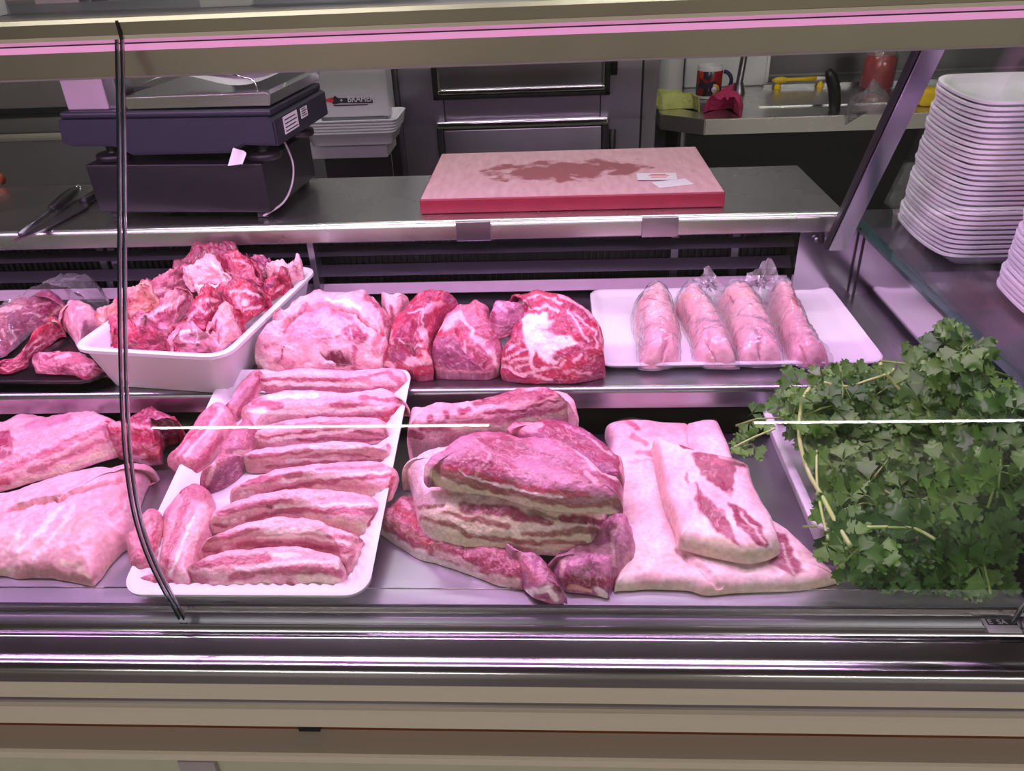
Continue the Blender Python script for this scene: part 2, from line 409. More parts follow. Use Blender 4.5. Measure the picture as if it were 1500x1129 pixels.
    if vein:                                  # thin fat veins through the lean, soft blotches in the fat
        r1 = np.abs(fbm(q2*1.7+5, seed+80, 4)); vm = (1-sstep(.0, .055, r1))*vein
        r2 = np.abs(fbm(wp/6.5+9, seed+84, 3)); vm = np.maximum(vm, (1-sstep(0, .05, r2))*vein*.55)
        leanness = 1-sstep(.12, .42, col[:, 1]); vm = (vm*leanness)[:, None]; col = col*(1-vm)+np.array((.82, .5, .53))*vm
        bl = (sstep(.12, .45, fbm(q2*1.3+15, seed+90, 4))*.30*(1-leanness))[:, None]; col = col*(1-bl)+np.array((.68, .30, .35))*bl
    tone = 1+.22*fbm(wp/14, seed+60, 4)[:, None]; col = np.clip(col*tone, .003, .97)
    return V, qd, tri2, col
def meat(name, label, cat, outline, group=None, mat='meat', parent=None, alpha=None, **k):
    V, qd, tri, col = solid(outline, **k)
    b0 = V[:, 2].min(); loc = np.array([V[:, 0].mean(), V[:, 1].mean(), b0])
    me = mesh_np(name, V-loc, qd, tri)
    at = me.color_attributes.new('Col', 'FLOAT_COLOR', 'POINT'); at.data.foreach_set('color', np.c_[col, np.ones(len(col))].astype(np.float32).ravel())
    o = link(name, me, M[mat], parent, loc, world=True)
    if parent is None: tag(o, label, cat, group)
    return o

# ================================================================== the room
FZ = -.88; RX0, RX1, RY0, RY1, CZ = -5.0, 5.0, -6.0, 2.95, 1.95
def struct(o): o['kind'] = 'structure'; return o
struct(box('floor', (RX0, RY0, FZ-.05), (RX1, RY1, FZ), M['floorm']))
struct(box('ceiling', (RX0, RY0, CZ), (RX1, RY1, CZ+.05), M['ceil']))
struct(box('wall_back', (RX0, RY1, FZ), (RX1, RY1+.05, CZ), M['backwall']))
struct(box('wall_front', (RX0, RY0-.05, FZ), (RX1, RY0, CZ), M['wallbeige']))
struct(box('wall_left', (RX0-.05, RY0, FZ), (RX0, RY1, CZ), M['wallbeige']))
struct(box('wall_right', (RX1, RY0, FZ), (RX1+.05, RY1, CZ), M['wallbeige']))
CL = ['tube light on the ceiling right above the scale side of the counter', 'tube light on the ceiling right above the parsley side of the counter', 'long tube light far across the shop ceiling on the scale side', 'long tube light far across the shop ceiling on the parsley side', 'tube light on the ceiling above the serving aisle']
for i, (tx, ty, tl) in enumerate([(a_, b_, c_) for (a_, b_), c_ in zip(TUBES, TLEN)]+[(.0, 2.15, 1.4)]):  # last entry is the added fill lamp over the aisle
    lf = empty('ceiling_light', (tx, ty, CZ), 0, CL[i], 'light', 'ceiling tube lights')
    hw_ = .04 if ty > -1 else .014
    box('housing', (tx-tl/2-.05, ty-hw_, CZ-.03), (tx+tl/2+.05, ty+hw_, CZ), M['white'], lf)
    tube('lamp_tube', [(tx-tl/2, ty, CZ-.048), (tx+tl/2, ty, CZ-.048)], .016 if ty > -1 else .011, M['tube'], lf)

# ================================================================== display case
case = empty('display_case', (-.3, .9, FZ), 0, 'stainless steel refrigerated meat counter with curved glass front and pink lighting', 'display case')
CX0, CX1 = -1.5, .62
XE = .48                                            # inner face of the end panel
box('cabinet_body', (CX0, .56, FZ+.08), (CX1, 1.40, -.165), M['cream'], case)
box('plinth', (CX0+.02, .62, FZ), (CX1-.02, 1.36, FZ+.08), M['dark'], case)
prism_x('lower_deck', [(.600, 0), (.602, -.012), (1.21, -.012), (1.21, 0)], CX0, XE, M['deck'], case)
box('deck_seam', (CX0, .622, .0001), (XE, .6232, .0008), M['chrome'], case)
# front bumper: extruded rails
prism_x('glass_channel', [(.602, -.002), (.5985, -.012), (.588, -.014), (.584, -.0125), (.5815, -.0125), (.5795, -.015), (.574, -.020), (.574, -.03), (.602, -.03)], CX0, CX1, M['mirror'], case, smooth=True)
rp = [(.574, -.021)]
rp += [(.5665+.0045*math.cos(a), -.0185+.0045*math.sin(a)) for a in np.linspace(0, PI*.62, 8)]
rp += [(.551, -.0215), (.546, -.0232)]
rp += [(.5405+.0095*math.cos(a), -.0335+.0105*math.sin(a)) for a in np.linspace(PI*.45, PI, 10)]
rp += [(.531, -.044), (.540, -.046), (.574, -.046)]
prism_x('bumper_rail', rp, CX0, CX1, M['mirror'], case, smooth=True)
prism_x('front_profile', [(.574, -.046), (.536, -.046), (.5335, -.048), (.533, -.071), (.537, -.073), (.537, -.083), (.532, -.085), (.532, -.113), (.535, -.116), (.574, -.116)], CX0, CX1, M['beige'], case)
box('groove_strip', (CX0, .5362, -.0835), (CX1, .5378, -.0725), M['mirror'], case)
prism_x('amber_strip', [(.556, -.116), (.556, -.15), (.57, -.15), (.57, -.116)], CX0, CX1, M['amber'], case)
prism_x('lower_ledge', [(.57, -.150), (.5265, -.150), (.5235, -.152), (.5235, -.162), (.527, -.165), (.57, -.165)], CX0, CX1, M['beige'], case)
box('front_panel', (CX0, .530, -.80), (CX1, .56, -.165), M['cream'], case)
xa, xb = P(264, 1124, Y=.525)[0], P(316, 1124, Y=.525)[0]
box('panel_joint', (xa, .524, -.80), (xb, .530, -.166), M['enamel'], case)
px_ = P(455, 1072, Y=.552); box('strip_clip', (px_[0]-.012, .550, -.146), (px_[0]+.012, .556, -.117), M['black'], case)
# small torn sticker by the channel end, with the letters left on it
sk = P(1476, 915, Y=.579)
stk = box('sticker', (sk[0]-.016, .5775, -.0135), (sk[0]+.016, .5952, -.0118), M['white'], case)
box('sticker_print', (sk[0]-.013, .5865, -.0119), (sk[0]+.016, .5945, -.0114), M['black'], stk)
text_mesh('sticker_text', 'E  SA', .0085, M['white'], stk, (sk[0]-.012, .5875, -.0112), (0, 0, 0), .0002)
# upper shelf
SZ = .08
sp = [(1.24, SZ), (.925, SZ)] + [(.920+.008*math.cos(a), SZ-.0085+.0085*math.sin(a)) for a in np.linspace(PI/2, PI*1.0, 7)] + [(.916, .058), (.914, .048), (.920, .045), (.925, .066), (1.24, .070)]
prism_x('upper_shelf', sp, CX0, XE, M['deck'], case, smooth=True)
box('shelf_riser', (CX0, .99, .0), (XE, 1.0, .07), M['dark'], case)
# air grille under the worktop
box('grille_back', (CX0, 1.275, SZ), (.39, 1.285, .21), M['dark'], case)
for zc, hh, mt in ((.163, .005, 'steel_dark'), (.128, .006, 'steel_dark'), (.0945, .0055, 'enamel')):
    for x0, x1 in ((CX0, -.408), (-.398, .385)):
        prism_x('louver_slat', [(1.222, zc-hh), (1.226, zc-hh-.001), (1.246, zc+hh), (1.242, zc+hh+.001)], x0, x1, M[mt], case)
fins = []
for fx in np.arange(CX0+.02, .385, .011):
    fins.append(fx)
V = []; q = []
for fx in fins:
    b0 = len(V)
    for dx, yy, zz in ((0, 1.268, .09), (.0025, 1.268, .09), (.0025, 1.268, .195), (0, 1.268, .195), (0, 1.276, .09), (.0025, 1.276, .09), (.0025, 1.276, .195), (0, 1.276, .195)): V.append((fx+dx, yy, zz))
    for f in ((0, 1, 2, 3), (0, 3, 7, 4), (1, 5, 6, 2)): q.append([b0+i for i in f])
cf = link('cooling_fins', mesh_np('cooling_fins', V, q, smooth=False), M['black'], case, (0, 0, 0), world=True); cf['kind'] = 'stuff'
box('grille_post', (-.408, 1.215, SZ), (-.398, 1.245, .19), M['steel'], case)
for gx in (-.79, -.77, .20, .30): box('grille_bracket', (gx-.006, 1.262, SZ+.01), (gx+.006, 1.267, .19), M['steel_dark'], case)
box('grille_end_plate', (.385, 1.205, SZ), (XE, 1.215, .19), M['mirror'], case)
# worktop
wx = .462
wp_ = [(1.475, .22), (1.212, .22)] + [(1.212+.010*math.cos(a), .210+.010*math.sin(a)) for a in np.linspace(PI/2, PI, 6)] + [(1.202, .190), (1.206, .187), (1.222, .187), (1.222, .205), (1.475, .205)]
prism_x('worktop', wp_, CX0, .447, M['counter'], case, smooth=True)
for pa, pb in ((668, 719), (940, 993)):
    xa, xb = P(pa, 335, Y=1.2)[0], P(pb, 335, Y=1.2)[0]
    box('board_clip', (xa, 1.1975, .188), (xb, 1.2020, .2200), M['steel'], case, .001)
# end panel, ledge, post
box('end_panel', (XE, .585, -.01), (XE+.012, 1.25, .184), M['endmirror'], case)
box('end_panel_trim', (XE-.003, .70, .184), (XE+.016, 1.26, .190), M['glassedge'], case)
box('end_panel_seam', (XE-.0015, 1.19, SZ), (XE, 1.194, .184), M['dark'], case)
tube('post_screw', [P(1196, 351, Y=1.2)+np.array((0, -.002, 0)), P(1196, 351, Y=1.2)+np.array((0, .002, 0))], .004, M['steel_dark'], case)
pb_, pt_ = np.array((.440, 1.192, .166)), np.array((.437, .985, .505))
def bar(name, a, b, wx_, wy, mat, parent):
    a = Vector(a); b = Vector(b); d = (b-a).normalized(); x = Vector((1, 0, 0)); n = d.cross(x).normalized(); c = (a+b)/2
    V = []
    for pnt in (a, b):
        for sx, sn in ((-1, -1), (1, -1), (1, 1), (-1, 1)): V.append(tuple(pnt-c+x*sx*wx_/2+n*sn*wy/2))
    q = [(0, 1, 2, 3), (7, 6, 5, 4), (0, 4, 5, 1), (1, 5, 6, 2), (2, 6, 7, 3), (3, 7, 4, 0)]
    bm = bmesh.new(); vs = [bm.verts.new(v) for v in V]
    for f in q: bm.faces.new([vs[i] for i in f])
    bmesh.ops.recalc_face_normals(bm, faces=bm.faces[:]); bmesh.ops.bevel(bm, geom=bm.edges[:], offset=min(wx_, wy)*.08, segments=2, affect='EDGES')
    me = bpy.data.meshes.new(name); bm.to_mesh(me); bm.free()
    return link(name, me, mat, parent, c, world=True)
bar('support_post', pb_, pt_, .026, .012, M['mirror'], case)
bar('post_gasket', pb_+np.array((-.0155, .004, 0)), pt_+np.array((-.0155, .004, 0)), .004, .012, M['black'], case)
# side ledge outside the end panel that carries the foam trays
box('side_ledge', (XE+.012, .62, .150), (CX1+.55, 1.32, .184), M['steel_dark'], case)
# canopy
prism_x('canopy_profile', [(.792, .5465), (.775, .5465), (.773, .548), (.772, .5585), (.776, .562), (.80, .562), (.80, .556), (.792, .553)], CX0, CX1, M['olive'], case)
prism_x('canopy_lip', [(.7735, .5475), (.7735, .5440), (.793, .5440), (.793, .5475)], CX0, CX1, M['beige'], case)
box('canopy_top', (CX0, .80, .556), (CX1, 1.02, .562), M['steel_dark'], case)
box('canopy_rail', (CX0, .800, .5085), (CX1, .804, .531), M['olive'], case)
box('canopy_rail_edge', (CX0, .799, .5065), (CX1, .806, .5085), M['enamel'], case)
box('led_diffuser', (CX0, .7995, .5312), (CX1, .806, .5455), M['led'], case)  # emissive strip, its glow put in for lamp light leaking above the rail
box('diffuser_line', (CX0, .7985, .5372), (CX1, .7994, .5384), M['dark'], case)
box('led_lamp', (-1.38, .825, .536), (.48, .865, .5555), M['white'], case)
box('canopy_back', (CX0, 1.008, .500), (CX1, 1.02, .556), M['olive'], case)
ts = box('top_rail', (CX0, .868, .578), (-.12, .874, .606), M['olive'], case)
box('top_rail_edge', (CX0, .866, .5745), (-.12, .876, .578), M['enamel'], ts)
for px0, px1 in ((300, 372), (0, 8)):
    xa, xb = P(px0, 18, Y=.86)[0], P(px1, 18, Y=.86)[0]
    box('rail_clip', (xa, .852, .562), (xb, .868, .578), M['white'], case, .001)
jx = P(176, 48, Y=.772)[0]; box('profile_joint', (jx-.0012, .7705, .5440), (jx+.0012, .7722, .5600), M['dark'], case)
# curved glass
GP = [(.585, -.010), (.581, .009), (.572, .058), (.566, .100), (.566, .135), (.572, .167), (.583, .195), (.597, .224), (.617, .264), (.639, .302), (.671, .357), (.705, .411), (.737, .466), (.765, .515), (.784, .549)]
GPs = resample(catmull(GP, 8, closed=False), 56, closed=False)
for _ in range(30): GPs[1:-1] = (GPs[:-2]+2*GPs[1:-1]+GPs[2:])/4
def pane(name, x0, x1, edge_l=True, edge_r=True):
    n = len(GPs); tg = np.gradient(GPs, axis=0); tg /= np.linalg.norm(tg, axis=1)[:, None]; nr = np.stack([tg[:, 1], -tg[:, 0]], 1); th = .006
    xm = (x0+x1)/2; c = GPs.mean(0); V = []; q = []
    inner = GPs+nr*th
    for x in (x0, x1):
        for s in (GPs, inner):
            for p in s: V.append((x-xm, p[0]-c[0], p[1]-c[1]))
    for i in range(n-1):
        q.append((i, i+1, 2*n+i+1, 2*n+i)); q.append((n+i, 3*n+i, 3*n+i+1, n+i+1))
    g = link(name, mesh_np(name, V, q), M['glass'], case, (xm, c[0], c[1]), world=True)
    for x, on in ((x0, edge_l), (x1, edge_r)):
        if not on: continue
        for nm, mt, o0, o1, dx in (('pane_edge', 'glassedge', 0, .45, 0), ('pane_bevel', 'glassrim', .45, 1.0, 0)):
            Ve = []; qe = []
            w_ = .0011*(1 if x == x0 else -1)
            for xx in (x, x+w_):
                for f in (o0, o1):
                    for k in range(n): pnt = GPs[k]+nr[k]*th*f; Ve.append((xx-xm, pnt[0]-c[0], pnt[1]-c[1]))
            for i in range(n-1):
                for a_, b_ in ((0, 1), (1, 3), (3, 2), (2, 0)): qe.append((a_*n+i, a_*n+i+1, b_*n+i+1, b_*n+i))
            e = link(nm, mesh_np(nm, Ve, qe), M[mt], g, (0, 0, 0))
    return g
pane('glass_pane', CX0, -.4085, False, True)
pane('glass_pane', -.4045, .4600, True, True)
# end pane above the end panel
gz = [(float(np.interp(z, GPs[:, 1], GPs[:, 0]))+.01, z) for z in np.linspace(.19, .53, 12)]
pf = gz+[(1.0, .53), (1.19, .19)]
bm = bmesh.new(); va = [bm.verts.new((XE+.004, p[0], p[1])) for p in pf]; vb = [bm.verts.new((XE+.010, p[0], p[1])) for p in pf]
bm.faces.new(va); bm.faces.new(vb[::-1])
me = bpy.data.meshes.new('end_pane'); bm.to_mesh(me); bm.free(); link('end_pane', me, M['glass'], case, (0, 0, 0), world=True)
tube('end_pane_edge', [(XE+.007, p[0], p[1]) for p in gz], .003, M['glassrim'], case, 6)

# ================================================================== trays that carry the meat
DZ = .0006
# --- fluted foam tray, tilted up against the upper shelf
BT = (-.1135, 0, .206)                                # plane of its inner floor: z = a + c*Y
bt = empty('foam_tray', (-.334, .772, .0), 0, 'large white fluted foam tray leaning on the shelf edge under the pork strips', 'tray')
bt.rotation_euler = (math.atan(.206), 0, 0); bt.location = (-.334, .772, BT[0]+.206*.772-.0045)
prof = [(.030, 0, 0), (.026, -.0005, 0), (.012, .013, 1), (.003, .0175, .3), (0, .018, 0), (0, .0155, 0), (.0, .0195, 0), (.004, .0205, 0), (.010, .018, .2), (.016, .014, 1), (.028, .0045, .8), (.033, .0035, 0)]
link('tray_body', tray_mesh('tray_body', .268, .365, .024, prof, .0020, 78), M['foam'], bt)

T_B = (270, 540, 3.32); T_A = (150, 540, 3.32)
ST = dict(pl=BT, t=.026, bk=.8, p=4.5, q=2.0, lean=.15, rough=.0016, rs=50, base=('F', 'S', 9), fib=(0, 7.0), warp=2.2, crown=.05)
strips = [
 ('furthest up the fluted tray with a dark red end', [(380,45),(520,15),(700,18),(860,20),(980,5),(1060,20),(1085,70),(1070,115),(1010,125),(870,120),(700,115),(560,105),(450,118),(395,110),(370,70)],
  [('s',[(380,50),(600,55),(850,48),(1000,15)],11,'L'),('s',[(400,98),(600,98),(900,108),(1060,95)],15,'K'),('s',[(390,72),(650,76),(880,82)],11,'W'),('s',[(1010,30),(1070,90)],22,'L'),('s',[(860,110),(1020,95)],8,'L')]),
 ('with two dark lean patches and a drooping red end', [(285,205),(330,150),(430,125),(560,118),(680,120),(800,130),(930,110),(1000,112),(1060,160),(1090,195),(1050,230),(960,265),(880,245),(700,245),(540,250),(430,270),(350,310),(330,270),(290,235)],
  [('s',[(340,165),(470,178)],24,'L'),('s',[(720,180),(860,182)],19,'L'),('s',[(860,140),(1040,150)],17,'L'),('s',[(600,238),(900,236),(1070,205)],17,'L'),('s',[(300,208),(650,212),(950,195)],11,'W'),('s',[(1040,200),(970,250)],24,'B'),('s',[(420,135),(640,130)],12,'W'),('s',[(350,262),(420,260)],30,'F')]),
 ('with thin lean streaks and an even pale fat top', [(345,345),(400,285),(520,258),(700,250),(860,250),(965,262),(985,310),(985,350),(900,360),(740,350),(560,365),(430,385),(350,385)],
  [('s',[(420,280),(600,265),(900,262)],7,'K'),('s',[(370,335),(500,320),(640,305)],9,'L'),('s',[(680,300),(820,305),(960,325)],11,'L'),('s',[(560,347),(960,345)],10,'L'),('s',[(420,345),(560,330),(900,290)],9,'W'),('s',[(975,300),(980,345)],9,'L')]),
 ('with a small upturned fat tip at its end', [(300,440),(330,410),(450,390),(600,380),(740,370),(880,378),(960,410),(1000,375),(1005,420),(985,465),(880,462),(700,465),(560,470),(430,490),(330,495),(300,470)],
  [('s',[(310,428),(520,412),(620,398)],12,'L'),('s',[(560,440),(720,412),(900,425)],9,'L'),('s',[(400,482),(640,457),(950,455)],13,'L'),('s',[(620,385),(850,385)],7,'W'),('s',[(500,445),(800,438)],6,'W'),('s',[(985,395),(990,440)],16,'F')]),
 ('with a row of white rib ends and a red cut end', [(225,600),(260,565),(340,530),(460,500),(640,480),(800,470),(920,460),(1010,485),(1035,520),(1010,590),(970,635),(850,610),(700,600),(600,585),(480,605),(380,630),(260,645),(235,640)],
  [('s',[(280,558),(400,532),(560,512)],21,'L'),('s',[(430,600),(600,562),(800,532),(1000,522)],15,'L'),('s',[(480,545),(700,522),(1000,500)],8,'W'),('s',[(630,582),(950,612)],17,'C'),('s',[(1015,530),(985,610)],14,'B'),('s',[(285,617)],13,'W'),('s',[(322,612)],13,'W'),('s',[(357,606)],12,'W'),('s',[(400,605),(440,600)],10,'L'),('s',[(640,485),(960,472)],7,'K')]),
 ('with rib ends and a small dark blood spot', [(135,720),(160,690),(220,660),(340,630),(500,605),(640,600),(800,610),(920,630),(945,680),(930,740),(870,800),(780,790),(640,755),(560,730),(440,735),(300,765),(200,785),(140,780)],
  [('s',[(170,703),(330,662),(520,642)],19,'L'),('s',[(310,738),(420,702),(560,692),(760,692),(930,692)],19,'L'),('s',[(600,725),(760,752),(880,775)],21,'C'),('s',[(200,742)],12,'W'),('s',[(245,737)],13,'W'),('s',[(290,730)],12,'W'),('s',[(150,760),(200,768)],16,'L'),('s',[(405,665),(425,668)],6,'D'),('s',[(440,675),(700,660),(930,660)],7,'W'),('s',[(935,700),(900,760)],10,'B')]),
 ('bowed over the lowest strip', [(80,890),(110,840),(220,790),(360,750),(480,738),(640,750),(740,790),(850,820),(870,850),(830,940),(790,975),(760,930),(700,890),(560,880),(440,875),(320,880),(200,905),(90,910)],
  [('s',[(120,832),(260,802),(360,778)],17,'L'),('s',[(360,862),(560,852),(820,890)],18,'L'),('s',[(700,812),(860,832)],13,'L'),('s',[(260,862),(350,842)],17,'B',.7),('s',[(200,872)],14,'W'),('s',[(100,880),(170,885)],16,'L'),('s',[(360,820),(600,815),(800,850)],8,'W'),('s',[(400,790),(620,785),(700,800)],9,'W'),('s',[(830,900),(790,960)],14,'K')]),
 ('at the near rim of the fluted tray with a white fat tag', [(20,985),(60,940),(160,905),(300,885),(480,872),(600,885),(740,910),(765,950),(780,985),(740,1060),(640,1055),(540,1065),(420,1055),(300,1060),(200,1070),(130,1065),(40,1035)],
  [('s',[(60,960),(250,937),(400,922)],23,'L'),('s',[(230,1012),(420,985),(600,982),(760,992)],22,'L'),('s',[(30,1003),(110,1035)],19,'L'),('s',[(250,972),(480,945),(720,940)],8,'W'),('s',[(570,1025),(740,1032)],20,'C'),('s',[(100,982),(190,1012)],24,'F'),('s',[(430,905),(560,905)],12,'W'),('s',[(745,918),(742,965)],13,'W'),('s',[(510,1030),(530,1055)],12,'N'),('s',[(200,1050),(420,1045)],9,'C')]),
]
for i, (d, o, la) in enumerate(strips):
    oy_ = np.mean([p[1] for p in o]); ox_ = np.mean([p[0] for p in o]); o = [(ox_+(x-ox_)*1.02, oy_+(y-oy_)*1.20) for x, y in o]
    la = [(L[0], L[1], L[2]*(.85 if L[3] in 'LB' else 1.1), 'P' if L[3] == 'L' else L[3], *L[4:]) for L in la]
    meat('pork_belly_strip', 'pork belly strip '+d, 'meat', o, group='pork belly strips across the foam tray', T=T_B, seed=100+i*7, layers=la, **ST)
SV = dict(ST); SV.update(fib=(65, 4.0))
verts_ = [
 ('pork_rib_strip', 'narrow pork rib strip with a dark edge at the top corner of the fluted tray', [(600,215),(640,130),(690,50),(740,15),(778,30),(775,90),(740,150),(700,190),(660,250),(620,240)], ('M','S',14), [('s',[(770,45),(720,130),(670,225)],13,'L'),('s',[(640,170),(720,50)],20,'M',.6),('s',[(750,30)],14,'L')]),
 ('pork_rib_strip', 'thick pork rib strip slanting past the tray edge beside the narrow strip', [(330,430),(380,350),(440,270),(490,200),(560,165),(610,195),(630,260),(590,350),(540,430),(480,510),(410,520),(350,480)], ('S','K',12), [('s',[(360,415),(470,292),(530,205)],25,'L'),('s',[(430,492),(500,430),(570,340)],28,'L'),('s',[(400,425),(500,312),(580,200)],9,'F'),('s',[(590,230),(600,280)],14,'M'),('s',[(350,440),(420,350)],8,'S')]),
 ('pork_piece', 'folded purplish pork piece wedged between the rib strip and the belly strips', [(490,590),(500,520),(560,440),(580,370),(640,290),(700,250),(735,290),(735,390),(700,480),(620,560),(520,600)], ('K','U',16), [('s',[(540,560),(650,470)],44,'U'),('s',[(660,330),(700,370)],30,'K'),('s',[(590,410),(720,400)],9,'F'),('g',[(570,400),(720,420)],14,.006),('s',[(510,560),(540,470)],10,'F')]),
 ('pork_rib_strip', 'pork rib strip with a broad pale fat face lying beside the lowest belly strips', [(280,930),(300,830),(300,720),(330,650),(400,580),(450,558),(510,590),(528,650),(525,760),(490,860),(440,960),(420,1060),(350,1050),(270,1010)], ('K','S',16), [('s',[(490,690),(440,840),(390,1020)],38,'F'),('s',[(440,720),(370,900),(330,1000)],8,'W'),('s',[(410,640),(340,830),(300,990)],18,'L'),('s',[(400,600),(480,620)],24,'L'),('s',[(310,720),(330,680)],16,'M')]),
 ('pork_rib_strip', 'small dark sided pork rib piece at the near corner of the fluted tray', [(120,830),(150,780),(200,700),(260,680),(295,720),(300,800),(270,900),(240,980),(200,1020),(160,1000),(140,930)], ('S','K',16), [('s',[(250,710),(260,800),(240,900)],32,'L'),('s',[(170,800),(190,980)],22,'K',.6),('s',[(290,840),(255,940)],10,'F')]),
 ('pork_piece', 'small pork offcut under the rib strips at the near rim of the fluted tray', [(165,1045),(220,1005),(300,1000),(390,1045),(380,1068),(290,1068),(200,1072)], ('K','L',16), [('s',[(190,1045),(300,1040)],10,'L')]),
]
for i, (nm, lb, o, bs_, la) in enumerate(verts_):
    kw = dict(SV); kw['base'] = bs_; gy = np.mean([p[1] for p in o]); gx = np.mean([p[0] for p in o]); o = [(gx+(x-gx)*1.1, gy+(y-gy)*1.05) for x, y in o]
    la = [L if L[0] == 'g' else (L[0], L[1], L[2], 'P' if L[3] == 'L' else L[3], *L[4:]) for L in la]
    if i == 5: kw['t'] = .012
    if i == 2: kw['t'] = .036
    meat(nm, lb, 'meat', o, T=T_A, seed=200+i*9, layers=la, **kw)

# ================================================================== stack of pork bellies in the middle
T_C = (520, 540, 3.136)
SL = dict(bk=.82, p=5.5, q=2.0, rough=.0024, rs=38, warp=3, crown=.06, lean=.3)
bel = 'bellies stacked on the deck'
meat('pork_slab', 'ragged pork piece at the bottom of the belly stack with a white fat rim', 'meat',
 [(110,700),(115,640),(160,605),(240,560),(420,600),(700,740),(790,850),(790,1000),(690,1005),(600,970),(520,945),(400,900),(300,875),(200,820),(130,770),(105,740)], T=T_C, pl=(DZ, 0, 0), t=.030, seed=301, base=('L','K',16), **SL,
 layers=[('s',[(112,745),(200,812),(330,872),(520,935),(690,1000)],24,'W'),('s',[(150,700),(250,752),(380,812)],24,'N'),('s',[(480,850),(700,900),(730,950)],36,'L'),('s',[(200,640),(300,720),(340,780)],34,'B',.75),('s',[(160,640),(150,720)],10,'S'),('s',[(380,850),(480,880),(560,920)],18,'F'),('s',[(210,600),(260,640)],10,'S'),('s',[(600,960),(740,985)],22,'F')])
meat('pork_slab', 'purple lean pork end poking out beside the fatback at the bottom of the stack', 'meat',
 [(880,900),(920,830),(1040,780),(1120,700),(1200,640),(1250,670),(1285,760),(1290,850),(1270,930),(1220,980),(1180,1010),(1160,1050),(1110,1040),(1040,1030),(970,1020),(925,970)], T=T_C, pl=(DZ, 0, 0), t=.045, seed=311, base=('U','M',12), fib=(100, 5), bk=.75, p=4, q=2, rough=.003, rs=45, warp=3,
 layers=[('s',[(960,970),(1100,990),(1200,980)],30,'L'),('s',[(950,890),(940,960)],14,'F'),('s',[(1210,700),(1180,800),(1190,900)],10,'F',.7),('s',[(1255,850),(1240,950)],16,'S'),('s',[(1110,1015),(1150,1040)],14,'W'),('s',[(1170,690),(1230,700)],14,'M'),('s',[(980,1005),(1080,1020)],9,'O')])
meat('pork_slab', 'dangling pork flap with a white fat tip below the belly stack', 'meat',
 [(690,850),(760,845),(850,850),(905,900),(950,980),(970,1050),(920,1080),(830,1060),(790,1020),(760,950),(720,900)], T=T_C, pl=(.004, 0, 0), t=.034, seed=321, base=('M','U',14), fib=(70, 4), bk=.8, p=4, q=2, rough=.0025, rs=45, warp=3,
 layers=[('s',[(880,900),(940,1020)],22,'D',.8),('s',[(800,1030),(890,1010),(920,1060)],22,'W'),('s',[(750,880),(820,960)],26,'K',.8),('s',[(800,1052),(900,1070)],8,'K')])
meat('pork_slab', 'streaky pork belly at the far end of the stack against the shelf edge', 'meat',
 [(245,220),(260,170),(350,145),(450,150),(560,140),(660,110),(760,90),(880,88),(960,120),(1000,170),(1020,225),(900,235),(830,250),(690,285),(560,300),(430,320),(330,330),(250,330),(240,280)], T=T_C, pl=(.046, 0, 0), t=.040, drop=DZ, seed=331, base=('F','S',20), **SL,
 layers=[('s',[(560,165),(700,130),(900,112)],26,'L'),('s',[(300,272),(420,262)],20,'L'),('s',[(330,285),(480,255),(680,232),(960,178)],13,'K'),('s',[(345,215),(350,240)],18,'L'),('s',[(415,205),(425,225)],16,'L'),('s',[(480,195),(520,190)],14,'L'),('s',[(450,272),(700,266),(900,215),(990,190)],15,'C'),('s',[(600,205),(760,190),(940,140)],7,'L'),('s',[(255,300),(300,310)],16,'L')])
meat('pork_slab', 'dark lean pork slab under the far side of the top belly', 'meat',
 [(690,300),(830,240),(930,232),(1040,260),(1130,305),(1205,365),(1238,410),(1235,490),(1215,560),(1100,560),(950,500),(800,400)], T=T_C, pl=(.058, 0, 0), t=.032, drop=.03, seed=341, base=('L','U',14), fib=(-35, 4), **SL,
 layers=[('s',[(1225,400),(1235,500)],8,'S'),('s',[(720,285),(850,260)],22,'S'),('s',[(1060,310),(1180,400)],5,'F',.7),('s',[(960,260),(1080,300)],5,'M',.7)])
meat('pork_slab', 'streaky pork belly in the middle of the stack with a layered cut face', 'meat',
 [(210,500),(222,440),(280,370),(400,330),(600,320),(900,400),(1140,540),(1150,680),(1130,740),(1100,800),(1070,850),(980,862),(850,855),(700,840),(560,825),(420,810),(340,780),(300,720),(280,660),(265,590),(225,540)], T=T_C, pl=(.022, 0, 0), t=.058, seed=351, base=('F','W',24), **SL,
 layers=[('p',[(280,640),(500,610),(800,640),(1150,660),(1130,760),(1070,860),(700,845),(420,815),(310,740)],10,'C',.85),('s',[(295,632),(405,628)],11,'N'),('s',[(410,660),(550,692),(700,722)],13,'N'),('s',[(305,688),(430,712),(520,765),(800,800),(1060,800)],11,'N'),('s',[(510,632),(700,652),(780,682),(900,705)],24,'L'),('s',[(770,760),(900,765),(1000,742),(1120,745)],20,'N'),('s',[(960,692),(1140,702)],20,'L'),('s',[(800,660),(930,690)],18,'D',.7),('s',[(700,745),(900,722),(1120,722)],6,'W'),('s',[(560,820),(900,850),(1070,840)],9,'W')])
